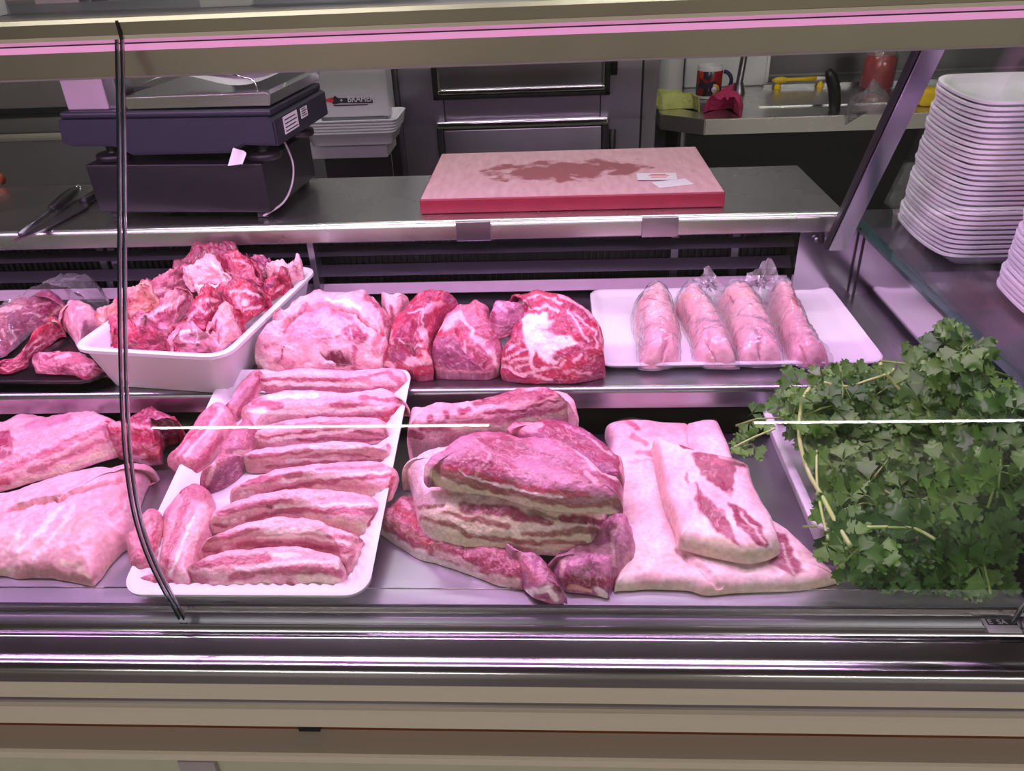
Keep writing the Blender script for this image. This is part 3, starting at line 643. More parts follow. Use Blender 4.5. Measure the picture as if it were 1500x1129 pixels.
meat('pork_slab', 'thick pork belly on top of the stack with a lean purple face', 'meat',
 [(312,460),(340,430),(380,380),(430,320),(520,285),(640,275),(760,295),(900,300),(1000,330),(1080,390),(1150,450),(1225,500),(1228,560),(1222,640),(1180,668),(1060,665),(940,660),(800,635),(660,595),(540,575),(430,560),(350,530),(315,490)], T=T_C, pl=(.076, -.03, 0), t=.040, seed=361, base=('L','M',18), fib=(-20, 3), **SL,
 layers=[('p',[(330,450),(400,340),(520,285),(560,330),(480,420),(400,450)],14,'M',.85),('s',[(325,478),(420,532),(560,570),(800,624),(1000,655),(1200,655)],24,'C'),('s',[(400,470),(560,535),(800,592),(1000,628),(1210,610)],17,'N'),('s',[(480,468),(600,515),(800,568),(950,588)],6,'W'),('s',[(370,445),(520,470),(700,525),(900,565),(1080,580)],13,'B',.8),('s',[(1010,345),(1080,430),(1200,500)],24,'F'),('s',[(1060,480),(1110,520)],10,'S'),('s',[(560,330),(620,400),(560,480)],7,'S',.8),('s',[(700,330),(900,400)],6,'D',.6),('s',[(1190,530),(1215,600)],14,'L')])

# ================================================================== fatback
T_D = (860, 560, 3.32)
meat('pork_fatback', 'large pale sheet of pork fatback lying flat on the deck', 'meat',
 [(88,210),(120,170),(220,155),(350,175),(490,178),(620,160),(650,195),(690,280),(720,350),(800,450),(900,620),(1000,690),(1100,780),(1190,860),(1225,930),(1215,975),(1100,1005),(900,1020),(700,1030),(575,1038),(480,1015),(300,1010),(150,1015),(130,970),(120,800),(120,500),(110,330),(90,260)], mat='fat', T=T_D, pl=(DZ, 0, 0), t=.026, bk=.9, p=14, q=2.2, seed=401, base=('F','W',50), rough=.0012, rs=25, warp=3,
 layers=[('s',[(205,180),(240,220)],13,'K'),('s',[(220,262),(290,300)],14,'K',.8),('s',[(240,340),(330,348)],9,'K',.8),('p',[(915,735),(960,740),(1050,915),(1000,938),(890,880),(900,800)],8,'L'),('s',[(940,780),(1000,930)],4,'W',.7),('s',[(150,995),(480,1000),(575,1025),(900,1010),(1210,965)],22,'C',.7),('g',[(490,180),(495,260),(500,300)],12,.003),('s',[(190,395),(330,370)],6,'K',.4),('g',[(450,820),(560,900),(640,990)],26,.005)])
meat('pork_fatback', 'smaller fatback piece with red lean patches lying on the large sheet', 'meat',
 [(315,300),(335,282),(430,295),(560,330),(700,350),(780,380),(800,430),(830,500),(900,620),(935,740),(940,800),(910,850),(840,875),(760,882),(640,860),(520,830),(450,800),(430,720),(380,600),(345,470),(330,380)], mat='fat', T=T_D, pl=(.0245, 0, 0), t=.030, bk=.9, p=11, q=2.2, seed=411, base=('F','W',40), rough=.0013, rs=30, warp=3, crown=.15,
 layers=[('p',[(515,330),(600,345),(690,385),(722,430),(720,480),(690,555),(640,510),(560,450),(520,390)],7,'L'),('p',[(530,480),(590,570),(660,620),(700,700),(745,805),(650,740),(570,660),(530,590)],7,'L'),('p',[(680,585),(770,625),(840,690),(885,785),(870,800),(800,760),(730,690)],7,'L'),('s',[(740,640),(810,700),(860,770)],5,'F'),('s',[(620,385),(785,400)],14,'K'),('s',[(460,315),(520,320)],8,'L'),('s',[(340,320),(380,560),(450,760)],20,'O',.55),('s',[(475,445),(490,480)],8,'K'),('p',[(455,800),(520,755),(640,745),(740,800),(930,805),(880,865),(760,885),(600,855)],10,'C',.75),('s',[(770,760),(800,790)],14,'O',.7)])

# ================================================================== big roasts on the upper shelf
T_E = (360, 410, 5.0); T_F = (620, 410, 5.357)
RS = dict(pl=(SZ+.006-.62*.925, 0, .62), bk=.5, rough=.0035, rs=40, warp=3.2, lean=0, drop=SZ+.001)
meat('pork_shoulder', 'large pale membrane covered pork shoulder on the shelf beside the bone tub', 'meat',
 [(60,520),(110,480),(200,400),(235,350),(205,310),(215,270),(300,220),(330,160),(420,110),(520,65),(600,60),(720,70),(860,70),(960,110),(1010,180),(1060,260),(1070,330),(1040,400),(1050,470),(1030,560),(1000,630),(900,655),(780,668),(600,672),(400,672),(180,665),(100,600)], T=T_E, t=0.045, p=2.6, q=1.9, seed=501, base=('S','F',34), **RS,
 layers=[('s',[(230,290),(420,150),(560,110),(760,165),(900,240),(1010,350)],34,'F',.8),('s',[(580,140),(720,165),(830,205)],18,'W'),('s',[(880,120),(1000,240),(1040,340)],30,'L',.85),('g',[(260,330),(420,215),(560,172),(780,232),(900,312),(1020,395)],22,.012),('s',[(280,330),(420,215),(560,172),(780,232),(900,312),(1020,395)],9,'B',.9),('p',[(700,360),(790,300),(890,380),(900,440),(820,475),(770,440)],10,'L'),('s',[(640,225),(770,280)],14,'L',.8),('p',[(540,530),(620,500),(760,520),(770,620),(660,632),(600,580)],10,'D'),('g',[(580,540),(740,560)],60,.012),('s',[(795,490),(800,650)],22,'L',.8),('s',[(230,585),(330,610)],38,'K',.9),('s',[(60,540),(150,640)],16,'W',.6),('s',[(285,490),(260,560),(225,605)],4,'D'),('s',[(150,490),(215,470)],14,'L',.7),('s',[(60,520),(120,620)],12,'C',.7),('s',[(290,370),(330,330)],26,'K',.6),('s',[(330,400),(500,380),(640,430)],60,'M',.55),('s',[(420,250),(560,210),(700,260)],30,'M',.6),('s',[(620,600),(440,640)],20,'W',.5),('s',[(560,420),(640,440),(690,410)],5,'N'),('s',[(220,280),(330,190),(450,130)],14,'W',.5),('s',[(450,180),(330,270),(270,380)],8,'L',.8),('s',[(940,520),(985,400)],34,'K',.75),('s',[(880,560),(1000,600)],30,'W',.7),('s',[(730,380),(760,420)],24,'U',.9),('s',[(770,340),(775,420)],3,'F'),('s',[(640,470),(720,480)],26,'F',.7),('s',[(450,590),(620,640)],30,'M',.6)])
meat('pork_piece', 'pale fatty pork end showing between the shoulder and the dark roast', 'meat',
 [(990,130),(1080,115),(1180,130),(1190,180),(1150,240),(1110,330),(1050,330),(1010,220)], T=T_E, t=0.03, p=2.6, q=1.9, seed=511, base=('F','S',20), **RS, layers=[('s',[(1060,200),(1080,290)],12,'L'),('s',[(1140,150),(1160,200)],8,'M')])
meat('pork_roast', 'dark red pork roast with a fat pocket standing beside the pale shoulder', 'meat',
 [(1010,620),(1040,500),(1050,400),(1080,300),(1140,230),(1200,160),(1280,110),(1380,85),(1480,95),(1540,130),(1550,200),(1480,260),(1420,340),(1375,430),(1360,540),(1368,640),(1340,682),(1260,695),(1200,665),(1100,655)], T=T_E, t=0.04, p=2.6, q=1.9, seed=521, base=('L','B',18), fib=(70, 3), **RS,
 layers=[('s',[(1300,225),(1420,170)],24,'S'),('s',[(1295,370),(1335,450)],24,'F'),('s',[(1190,600),(1330,590)],26,'F'),('s',[(1190,240),(1300,210),(1290,330),(1240,400)],7,'F'),('s',[(1130,430),(1200,470),(1280,480)],7,'F'),('s',[(1080,370),(1060,470)],8,'S'),('s',[(1020,620),(1090,640)],14,'F'),('s',[(1180,470),(1240,510)],24,'D',.6),('s',[(1060,580),(1170,550)],30,'U',.8),('s',[(1310,530),(1350,600)],16,'O',.8),('g',[(1230,300),(1220,420),(1240,540)],26,.008),('s',[(1450,110),(1530,160)],30,'U',.7)])
meat('pork_roast', 'rounded pork roast with a purple rump face between the dark and the marbled roasts', 'meat',
 [(60,560),(100,430),(150,310),(220,240),(290,190),(380,160),(420,130),(455,160),(520,200),(540,290),(590,400),(620,520),(610,620),(570,700),(480,735),(350,725),(200,715),(100,700),(70,640)], T=T_F, t=0.04, p=2.6, q=1.9, seed=531, base=('L','K',20), fib=(20, 2), **RS,
 layers=[('p',[(110,390),(160,300),(290,230),(330,285),(240,360),(120,420)],12,'F'),('s',[(330,310),(385,385),(370,450),(480,470)],17,'F'),('s',[(420,470),(560,600),(590,680)],34,'F'),('p',[(70,560),(110,430),(260,450),(340,560),(480,690),(540,715),(350,720),(100,690)],14,'U',.75),('s',[(470,540),(530,520)],30,'M'),('s',[(270,370),(310,440)],20,'B',.8),('s',[(110,430),(230,400)],10,'B'),('s',[(410,230),(470,320)],18,'B',.7),('s',[(100,700),(350,722),(540,720)],10,'S',.7),('g',[(260,380),(310,500),(480,680)],18,.008),('s',[(320,480),(350,560)],12,'F')])
meat('pork_roast', 'knob of purplish pork with a cut end resting against the marbled roast', 'meat',
 [(500,400),(530,300),(560,190),(640,190),(780,250),(800,330),(760,390),(680,440),(600,465),(530,440)], T=T_F, bk=.5, pl=(SZ+.026-.62*.925, 0, .62), t=.035, p=3, q=1.9, lean=0, seed=541, base=('U','M',14), rough=.003, rs=50, warp=3, fib=(-15, 3), layers=[('s',[(540,260),(530,400)],22,'L'),('s',[(560,440),(680,430),(760,380)],10,'B',.7),('s',[(600,190),(640,230)],16,'F',.6)])
meat('pork_roast', 'big marbled red pork roast with a broad white fat patch beside the trotter tray', 'meat',
 [(600,680),(615,590),(650,490),(730,420),(770,340),(720,250),(660,190),(720,120),(800,85),(880,65),(980,75),(1080,110),(1200,150),(1280,200),(1360,290),(1400,370),(1415,470),(1420,600),(1430,690),(1380,730),(1320,760),(1200,800),(1080,795),(950,790),(800,805),(700,785),(640,750)], T=T_F, t=0.05, p=2.6, q=1.9, seed=551, base=('L','B',16), fib=(30, 2), **RS,
 layers=[('p',[(790,260),(960,270),(1010,330),(940,400),(1060,430),(1170,440),(1200,500),(1100,540),(1020,560),(1080,620),(960,665),(880,560),(840,640),(800,500)],14,'W'),('s',[(820,150),(930,115),(1080,180)],11,'F'),('s',[(840,220),(960,210),(1060,250)],12,'F'),('s',[(700,210),(800,170)],7,'F'),('s',[(1130,230),(1200,330),(1290,490)],8,'F'),('s',[(1200,270),(1340,390),(1380,530)],7,'F'),('s',[(1060,115),(1250,210),(1380,350)],13,'S'),('s',[(640,560),(790,470)],6,'F'),('s',[(630,625),(800,545)],6,'F'),('s',[(670,640),(820,610)],6,'F'),('s',[(720,690),(830,650)],5,'F'),('s',[(620,665),(740,725),(900,752),(1000,790)],11,'F'),('s',[(880,705),(1060,690),(1120,640)],11,'F'),('s',[(1130,725),(1310,735)],14,'S'),('s',[(850,630),(860,720)],16,'F'),('s',[(1170,650),(1240,600)],7,'F'),('s',[(1230,500),(1290,620)],12,'K',.7),('s',[(1360,340),(1400,480)],9,'S'),('s',[(990,395),(1030,400)],18,'L',.8),('s',[(1130,455)],13,'K'),('s',[(1040,600),(1150,570)],26,'L'),('s',[(880,600),(980,680)],22,'B',.6),('s',[(860,100),(960,120)],9,'B',.8),('g',[(610,670),(740,735),(1000,795)],14,.004)])

# ================================================================== pieces on the left of the deck
T_G = (0, 570, 3.764)
meat('pork_flank', 'pale boned pork flank lying under the rib flap on the deck', 'meat',
 [(-260,560),(0,540),(200,480),(500,410),(680,385),(850,410),(835,480),(800,560),(765,640),(738,720),(722,800),(695,880),(600,980),(540,1060),(500,1083),(380,1060),(250,1045),(100,1045),(0,1030),(-260,1030)], mat='fat', T=T_G, pl=(DZ, 0, 0), t=.042, lean=.35, bk=.8, p=4.5, q=2.0, seed=601, base=('F','S',40), rough=.003, rs=26, warp=4, crown=.2, fib=(35, 3),
 layers=[('g',[(40,665),(200,625),(400,572),(550,522),(680,500)],18,.010),('s',[(40,665),(200,625),(330,585)],7,'O'),('s',[(350,765),(480,722)],46,'O',.6),('s',[(120,780),(260,740)],26,'K',.35),('s',[(100,900),(240,760),(350,640)],14,'W',.7),('s',[(200,900),(330,760),(420,650)],12,'W',.6),('s',[(30,900),(130,720)],16,'W',.6),('p',[(70,970),(250,960),(380,1010),(520,1040),(500,1080),(300,1040),(100,1040)],12,'N',.55),('s',[(330,950),(400,960),(480,1030)],14,'C',.7),('s',[(560,1000),(640,930)],20,'O',.4),('s',[(0,990),(70,1000)],14,'C',.6),('g',[(620,690),(680,640),(700,560)],16,.006),('s',[(790,440),(700,650)],18,'M',.35)])
meat('pork_rib_flap', 'pork rib flap with a layered edge and a pale ribbed membrane', 'meat',
 [(-260,170),(0,125),(100,95),(200,92),(290,115),(400,90),(520,82),(600,100),(680,140),(730,190),(745,260),(725,330),(660,370),(560,400),(400,455),(200,510),(0,565),(-260,610)], T=T_G, pl=(.012, 0, 0), t=.050, lean=.4, bk=.85, p=4, q=1.9, seed=611, base=('S','F',30), rough=.003, rs=32, warp=3.5, fib=(20, 3),
 layers=[('s',[(150,205),(380,150)],24,'M'),('s',[(340,122),(530,95)],18,'M'),('p',[(-60,250),(50,230),(75,300),(60,380),(-60,390)],8,'L'),('s',[(0,440),(200,372),(400,285),(560,212)],24,'K'),('s',[(0,472),(250,402),(500,265)],8,'F'),('s',[(150,452),(400,362),(560,285)],17,'K'),('s',[(40,535),(300,455),(560,365),(640,300)],20,'C',.8),('p',[(560,205),(700,150),(850,108),(1010,205),(880,300),(860,375),(700,360),(590,300)],14,'L',.9),('p',[(740,150),(850,105),(1015,200),(990,255),(890,280),(860,210)],10,'B',.7),('s',[(700,180),(860,210),(900,260)],6,'S'),('s',[(560,190),(640,180)],14,'S'),('s',[(860,140),(930,220)],5,'S'),('s',[(-20,530),(40,500)],24,'B',.8),('s',[(560,320),(640,280)],22,'F',.7),('s',[(20,140),(180,120)],30,'M',.4)])

meat('pork_neck', 'ragged dark red pork neck piece at the end of the rib flap', 'meat',
 [(570,230),(640,170),(720,150),(850,100),(900,112),(1000,170),(1018,220),(990,258),(920,278),(885,305),(872,365),(830,388),(700,372),(610,330)], T=T_G, pl=(.018, 0, 0), t=.052, bk=.7, p=3.2, q=1.9, lean=.3, drop=.008, seed=621, base=('L','B',14), rough=.004, rs=60, warp=3, fib=(20, 2),
 layers=[('s',[(700,190),(860,215),(900,265)],7,'S'),('s',[(580,200),(660,185)],14,'S'),('s',[(860,140),(930,220)],6,'S'),('s',[(620,330),(740,310),(860,330)],22,'K',.7),('s',[(600,300),(700,230)],16,'K'),('p',[(860,130),(1010,200),(980,250),(890,270)],10,'U',.6),('s',[(930,150),(980,220)],4,'S'),('s',[(640,360),(800,375)],9,'F')])

# ================================================================== black tray on the left of the shelf
bk_ = empty('black_tray', (-.845, 1.055, SZ+DZ), math.radians(-2), 'glossy black plastic tray under the film wrapped pork beside the bone tub', 'tray')
link('tray_body', tray_mesh('tray_body', .43, .27, .03, [(.022, 0, 0), (.018, 0, 0), (.004, .014, 0), (0, .0155, 0), (0, .0175, 0), (.005, .018, 0), (.012, .014, 0), (.024, .003, 0)]), M['blackgloss'], bk_)
T_H = (0, 380, 5.646)
HH = dict(bk=.65, p=2.8, q=1.8, lean=.5, rough=.003, rs=48, warp=3)
meat('pork_cut', 'marbled pork cut under cling film on the black tray', 'meat', [(-180,700),(-180,450),(0,400),(60,370),(200,330),(350,330),(480,320),(560,360),(500,450),(420,540),(300,580),(180,640),(90,760),(0,800)], T=T_H, pl=(SZ+.008, 0, 0), t=.055, seed=701, base=('L','U',18), **HH,
 layers=[('s',[(0,420),(140,390)],24,'F'),('s',[(80,560),(130,640),(90,700)],10,'F'),('s',[(60,600),(150,590)],7,'F'),('s',[(200,440),(330,460)],6,'F'),('s',[(380,500),(520,380)],12,'O',.8),('s',[(260,380),(420,360)],7,'S'),('s',[(20,580),(40,640)],7,'F')])
meat('pork_cut', 'bright red pork cut with an open round end on the black tray', 'meat', [(-80,930),(-60,840),(60,800),(150,750),(250,650),(380,570),(490,500),(535,600),(500,640),(400,720),(280,790),(240,830),(200,900),(80,945)], T=T_H, pl=(SZ+.008, 0, 0), t=.035, seed=711, base=('B','L',16), fib=(35, 3), **HH,
 layers=[('s',[(200,750),(330,640)],10,'S'),('s',[(230,800),(360,680)],7,'F'),('s',[(0,900),(80,930),(200,880),(230,840)],9,'S'),('s',[(400,540),(500,500)],14,'O'),('s',[(20,860),(120,850)],18,'L')])
meat('pork_cut', 'pale membrane covered pork cut on the black tray against the bone tub', 'meat', [(480,560),(500,450),(560,380),(640,370),(740,375),(830,420),(860,500),(840,600),(760,660),(670,745),(600,660),(540,590)], T=T_H, pl=(SZ+.008, 0, 0), t=.05, seed=721, base=('M','S',22), **HH,
 layers=[('s',[(590,450),(600,600),(640,720)],12,'F'),('s',[(660,700),(780,640)],26,'L'),('s',[(520,560),(560,450)],20,'K'),('s',[(640,400),(780,390)],8,'F')])
meat('pork_cut', 'flat red pork slice at the near rim of the black tray', 'meat', [(250,830),(300,790),(430,755),(560,750),(690,755),(830,860),(905,925),(870,965),(780,1000),(700,1005),(600,960),(500,950),(320,945),(280,890)], T=T_H, pl=(SZ+.010, 0, 0), t=.026, seed=731, base=('L','K',14), fib=(15, 3), **HH,
 layers=[('s',[(440,820),(580,780)],7,'F'),('s',[(560,900),(680,870),(800,880)],10,'S'),('s',[(330,800),(480,770)],8,'S'),('s',[(500,880),(560,950)],10,'D',.6),('s',[(620,960),(800,990)],12,'B'),('s',[(270,830),(330,930)],10,'S')])
# cling film tented over the first cut, one corner standing up
fl = meat('cling_film', 'crumpled clear cling film over the marbled pork on the black tray', 'film', [(-150,720),(-150,430),(0,385),(200,320),(300,290),(440,225),(560,215),(700,240),(780,270),(880,280),(700,330),(560,380),(430,480),(280,600),(120,740),(0,810)], mat='film', T=T_H, pl=(SZ+.012, 0, 0), t=.064, bk=.7, p=2.4, q=1.6, seed=741, rough=.005, rs=50)

# ================================================================== tub of bones
tubo = empty('plastic_tub', (-.523, 1.052, SZ+DZ), math.radians(-8), 'deep white plastic tub heaped with red meaty bones', 'tub')
link('tub_body', tray_mesh('tub_body', .232, .315, .030, [(.030, 0, 0), (.026, 0, 0), (.0245, .003, 0), (.008, .060, 0), (.007, .064, 0), (0, .066, 0), (0, .0705, 0), (.003, .072, 0), (.010, .0705, 0), (.013, .062, 0), (.030, .006, 0), (.034, .004, 0)]), M['white'], tubo)
T_I = (120, 360, 4.412)
bones = [
 ('raw red bone chunk in the near corner of the tub beside the glass joint', [(210,665),(205,560),(230,490),(320,485),(380,535),(470,550),(560,640),(575,675),(400,680),(240,675)], ('B','L',14), [('s',[(240,600),(330,520)],24,'B'),('s',[(300,640),(360,650)],14,'N'),('s',[(260,650),(420,660)],10,'L')]),
 ('peach coloured knuckle bone hanging over the left rim of the tub', [(120,480),(160,420),(200,370),(260,340),(350,310),(440,330),(470,370),(430,420),(330,470),(290,480),(200,505),(140,505)], ('O','B',26), [('s',[(140,470),(220,440)],26,'O'),('s',[(310,340),(430,360)],24,'B',.6),('s',[(140,510),(200,520)],12,'W'),('s',[(330,440),(420,400)],20,'O')]),
 ('long pink rib bone lying across the middle of the tub', [(340,480),(400,430),(470,370),(560,320),(660,305),(700,340),(690,400),(620,470),(560,560),(500,560),(420,530)], ('S','L',16), [('s',[(360,490),(520,400),(650,330)],15,'F'),('s',[(470,520),(620,410),(690,350)],16,'L'),('s',[(530,530),(590,540)],18,'S'),('s',[(430,440),(560,350)],8,'K')]),
 ('marrow bone with pale cut lines in the middle of the tub', [(570,620),(600,520),(680,430),(740,340),(800,310),(870,330),(880,400),(850,480),(800,580),(700,570),(620,610)], ('L','B',14), [('s',[(730,380),(800,440),(850,400)],6,'F'),('s',[(620,540),(720,440),(780,340)],10,'S'),('s',[(690,510),(780,520)],16,'K'),('s',[(800,340),(870,360)],10,'F')]),
 ('sawn bone end showing a round pale socket at the near rim of the tub', [(590,675),(610,600),(660,545),(740,535),(800,590),(870,650),(855,685),(640,690)], ('S','K',14), [('s',[(690,590)],40,'M'),('s',[(640,560),(740,550),(740,630),(650,620),(640,560)],7,'W'),('s',[(745,635)],12,'D'),('s',[(800,640),(850,670)],14,'B',.6)]),
 ('smooth pink bone leaning on the right wall of the tub', [(810,590),(830,510),(880,440),(930,400),(970,440),(1000,530),(980,590),(930,640),(880,665),(850,620)], ('S','O',18), [('s',[(900,460),(930,560),(920,640)],22,'F',.7),('s',[(830,560),(870,480)],12,'L'),('s',[(870,650),(960,580)],16,'O'),('g',[(860,480),(870,620)],14,.008)]),
 ('red vertebra with a pale spinal hole beside the right tub wall', [(900,330),(960,270),(1040,245),(1130,270),(1195,340),(1185,390),(1110,440),(1040,485),(960,440),(930,390)], ('B','L',13), [('s',[(1060,370)],24,'F'),('s',[(960,300),(1060,280),(1160,330)],9,'F'),('s',[(1040,420),(1150,390)],9,'F'),('s',[(1000,330),(1020,400)],8,'S')]),
 ('broad pale shoulder bone on top of the heap in the tub', [(680,180),(760,120),(850,95),(900,150),(960,240),(920,275),(840,260),(740,285),(700,250)], ('F','S',24), [('s',[(700,200),(740,270)],14,'B',.8),('s',[(850,120),(930,230)],9,'W'),('s',[(720,170),(820,200)],7,'O')]),
 ('small whitish bone lump under the pale shoulder bone', [(770,270),(870,245),(955,255),(930,310),(850,345),(770,325)], ('W','F',16), [('s',[(860,275)],8,'D',.7)]),
 ('flat red rib chunk on the left slope of the heap', [(400,310),(480,250),(580,210),(680,185),(705,240),(640,290),(540,305),(460,335)], ('L','K',14), [('s',[(430,300),(560,285)],16,'F'),('s',[(560,240),(680,210)],10,'S')]),
 ('dark red rib piece along the back of the heap', [(600,190),(660,130),(780,90),(880,60),(960,55),(1010,90),(960,135),(860,110),(760,130),(670,195)], ('L','D',14), [('s',[(660,150),(780,100)],8,'S'),('s',[(860,80),(960,80)],8,'K')]),
 ('bright red bone chunk at the peak of the heap', [(900,130),(970,70),(1050,70),(1100,130),(1145,190),(1080,235),(980,245),(930,190)], ('B','L',14), [('s',[(960,100),(1030,90),(1080,140)],9,'S'),('s',[(1000,190),(1090,190)],16,'S',.7),('s',[(940,150),(960,210)],12,'D',.6)]),
 ('small dark bone piece at the back corner of the tub', [(1100,130),(1170,85),(1235,130),(1225,195),(1150,225)], ('L','U',12), [('s',[(1150,130),(1190,180)],8,'F')]),
 ('pale speckled bone at the back right corner of the tub', [(1210,180),(1260,110),(1330,98),(1412,120),(1400,170),(1350,235),(1260,225)], ('S','F',16), [('s',[(1230,180),(1280,200)],14,'B',.7),('s',[(1340,150)],5,'D'),('s',[(1370,180)],5,'D')]),
 ('deep red bone pressed against the back right wall of the tub', [(1130,260),(1200,200),(1280,205),(1345,235),(1300,300),(1225,345),(1165,310)], ('B','D',12), [('s',[(1180,270),(1240,240)],12,'U'),('s',[(1250,300),(1300,250)],8,'S')]),
 ('small red bone chip between the vertebra and the heap peak', [(950,260),(1040,215),(1140,235),(1140,275),(1040,290)], ('L','K',12), [('s',[(1000,255),(1100,250)],8,'S')]),
 ('narrow red bone between the marrow bone and the rib', [(540,560),(600,470),(690,390),(740,320),(700,300),(620,420),(520,540)], ('L','D',12), []),
 ('red bone chunk filling the gap by the smooth pink bone', [(960,560),(985,460),(1030,450),(1050,500),(1020,560),(985,610)], ('K','B',12), [('s',[(1000,480),(1010,560)],9,'S')]),
]
BP = (-.080, 0, .2)
for i, (lb, o, bs_, la) in enumerate(bones):
    ocx = np.mean([p[0] for p in o]); ocy = np.mean([p[1] for p in o]); o = [(ocx+(x-ocx)*1.17, ocy+(y-ocy)*1.17) for x, y in o]
    lift = {1: .016, 7: .018, 8: .012, 11: .012, 13: .006, 4: .006, 10: .004, 16: -.014, 17: -.01}.get(i, 0)
    meat('pork_bone', lb, 'bone', o, group='bones in the tub', T=T_I, pl=(BP[0]+lift, 0, BP[2]), t=.048 if i not in (8, 16) else .03, bk=.65, lean=.55, p=3.2, q=1.8, seed=800+i*5, base=bs_, rough=.0055, rs=70, warp=2.6, layers=la, dens=2.2, step=2.2)

# ================================================================== pig trotters in bags on the white tray
wt = empty('white_tray', (.252, 1.085, SZ+DZ), 0, 'flat white plastic tray on the shelf under four bagged trotters', 'tray')
link('tray_body', tray_mesh('tray_body', .392, .262, .020, [(.014, 0, 0), (.012, 0, 0), (.002, .009, 0), (0, .0105, 0), (.001, .0125, 0), (.006, .0125, 0), (.014, .007, 0), (.022, .0055, 0)]), M['white'], wt)
T_J = (880, 380, 3.409)
tro = [
 ([(165,290),(170,230),(215,180),(290,160),(340,185),(365,250),(385,330),(390,440),(385,510),(330,535),(280,545),(215,540),(195,490),(185,400)], [(330,380),(310,460),(292,530)], 'plump pale pig trotter bagged nearest the marbled roast', [('s',[(210,200),(280,175)],9,'K'),('s',[(230,320)],7,'M')]),
 ([(375,240),(400,185),(440,165),(490,170),(540,210),(600,290),(640,380),(670,460),(665,530),(590,540),(520,535),(480,500),(450,400),(410,320)], [(530,390),(560,450),(590,510)], 'bagged pig trotter with a string crease round its middle', [('s',[(450,320),(520,300),(590,305)],5,'G'),('s',[(400,190),(480,175)],10,'O')]),
 ([(580,220),(600,170),(680,160),(750,165),(800,210),(850,300),(890,400),(905,480),(890,520),(800,530),(700,520),(670,450),(630,330)], [(790,350),(795,430),(802,520)], 'bagged pig trotter with grey bruising above its toes', [('s',[(680,280),(760,285),(830,300)],5,'G'),('s',[(750,345),(790,360)],16,'G',.5),('s',[(830,350),(860,380)],14,'G',.5),('s',[(620,180),(750,170)],10,'O'),('s',[(640,180),(660,215)],4,'L')]),
 ([(835,190),(880,170),(960,165),(985,220),(1040,320),(1090,400),(1140,480),(1130,525),(1050,540),(960,520),(920,440),(880,340)], [(1000,400),(1020,450),(1045,520)], 'slim bagged pig trotter on the empty side of the white tray', [('s',[(965,180),(985,240)],8,'B'),('s',[(970,270),(1000,310)],18,'M',.6),('s',[(1010,275),(1030,285)],5,'G'),('s',[(930,380),(1060,365)],4,'K')]),
]
flaps = {1: [(470,110),(540,28),(595,110),(640,180),(540,200),(480,170)], 2: [(680,160),(750,60),(850,-10),(890,70),(860,200),(740,200)], 3: [(830,190),(845,110),(935,80),(975,165),(965,210),(850,210)], 0: [(170,240),(210,180),(300,155),(350,170),(350,220),(200,260)]}
for i, (o, cl, lb, la) in enumerate(tro):
    toes = [('s', [(cl[2][0]-45, cl[2][1]-15)], 28, 'K', .5), ('s', [(cl[2][0]+30, cl[2][1]-15)], 24, 'K', .5)]
    meat('pig_trotter', lb, 'trotter', o, group='pig trotters on the white tray', mat='fat', T=T_J, pl=(SZ+.0062, 0, 0), t=.046, bk=.55, lean=.35, vein=.15, p=2.6, q=1.8, seed=900+i*6, base=('F','S',26), rough=.0016, rs=50, warp=2, crown=.1,
         layers=[('g', cl, 22, .010), ('s', cl, 5, 'L', .8)]+toes+la)
    cx = np.mean([p[0] for p in o]); cy = np.mean([p[1] for p in o])
    ob = [(cx+(x-cx)*1.13, cy+(y-cy)*1.05) for x, y in o]
    bg = empty('plastic_bag', tuple(P(880+cx/3.409, 380+cy/3.409, z=SZ+.006)), 0, 'clear bag round the '+lb.replace(' bagged', '').replace('bagged ', ''), 'bag', 'clear bags round the trotters')
    meat('bag_body', None, None, ob, mat='bag', parent=bg, T=T_J, pl=(SZ+.0060, 0, 0), t=.052, bk=.55, lean=.33, p=2.8, q=1.9, seed=950+i*6, rough=.0030, rs=70, crown=.1)
    fo = flaps[i]; pts = resample(np.array([(880+x/3.409, 380+y/3.409) for x, y in fo]), 40)
    Yc = P(880+cx/3.409, 380+165/3.409, z=SZ+.02)[1]-.015
    Vf = [P(x, y, Y=Yc+.006*math.sin(k*1.3)) for k, (x, y) in enumerate(pts)]; cen = np.mean(Vf, 0)
    Vs = [cen]; 
    for f_ in (.25, .5, .75, 1.0):
        for k, v in enumerate(Vf): Vs.append(cen+f_*(v-cen)+np.array((0, .006*math.sin(k*.9+f_*7+i)+.004*math.sin(k*2.3), 0)))
    q_ = [(1+r_*40+k, 1+r_*40+(k+1) % 40, 1+(r_+1)*40+(k+1) % 40, 1+(r_+1)*40+k) for r_ in range(3) for k in range(40)]
    t_ = [(0, 1+k, 1+(k+1) % 40) for k in range(40)]
    Vs = np.array(Vs); link('bag_mouth', mesh_np('bag_mouth', Vs-cen, q_, t_), M['bagflap'], bg, cen, world=True)

# ================================================================== parsley tray
pt = empty('white_tray', (.374, .805, DZ), 0, 'white plastic tray on the deck hidden under the heap of parsley', 'tray')
ptm = tray_mesh('tray_body', .190, .262, .022, [(.016, 0, 0), (.013, 0, 0), (.003, .034, 0), (0, .0355, 0), (0, .0385, 0), (.004, .040, 0), (.010, .0385, 0), (.018, .006, 0), (.024, .004, 0)])
link('tray_body', ptm, M['white'], pt)

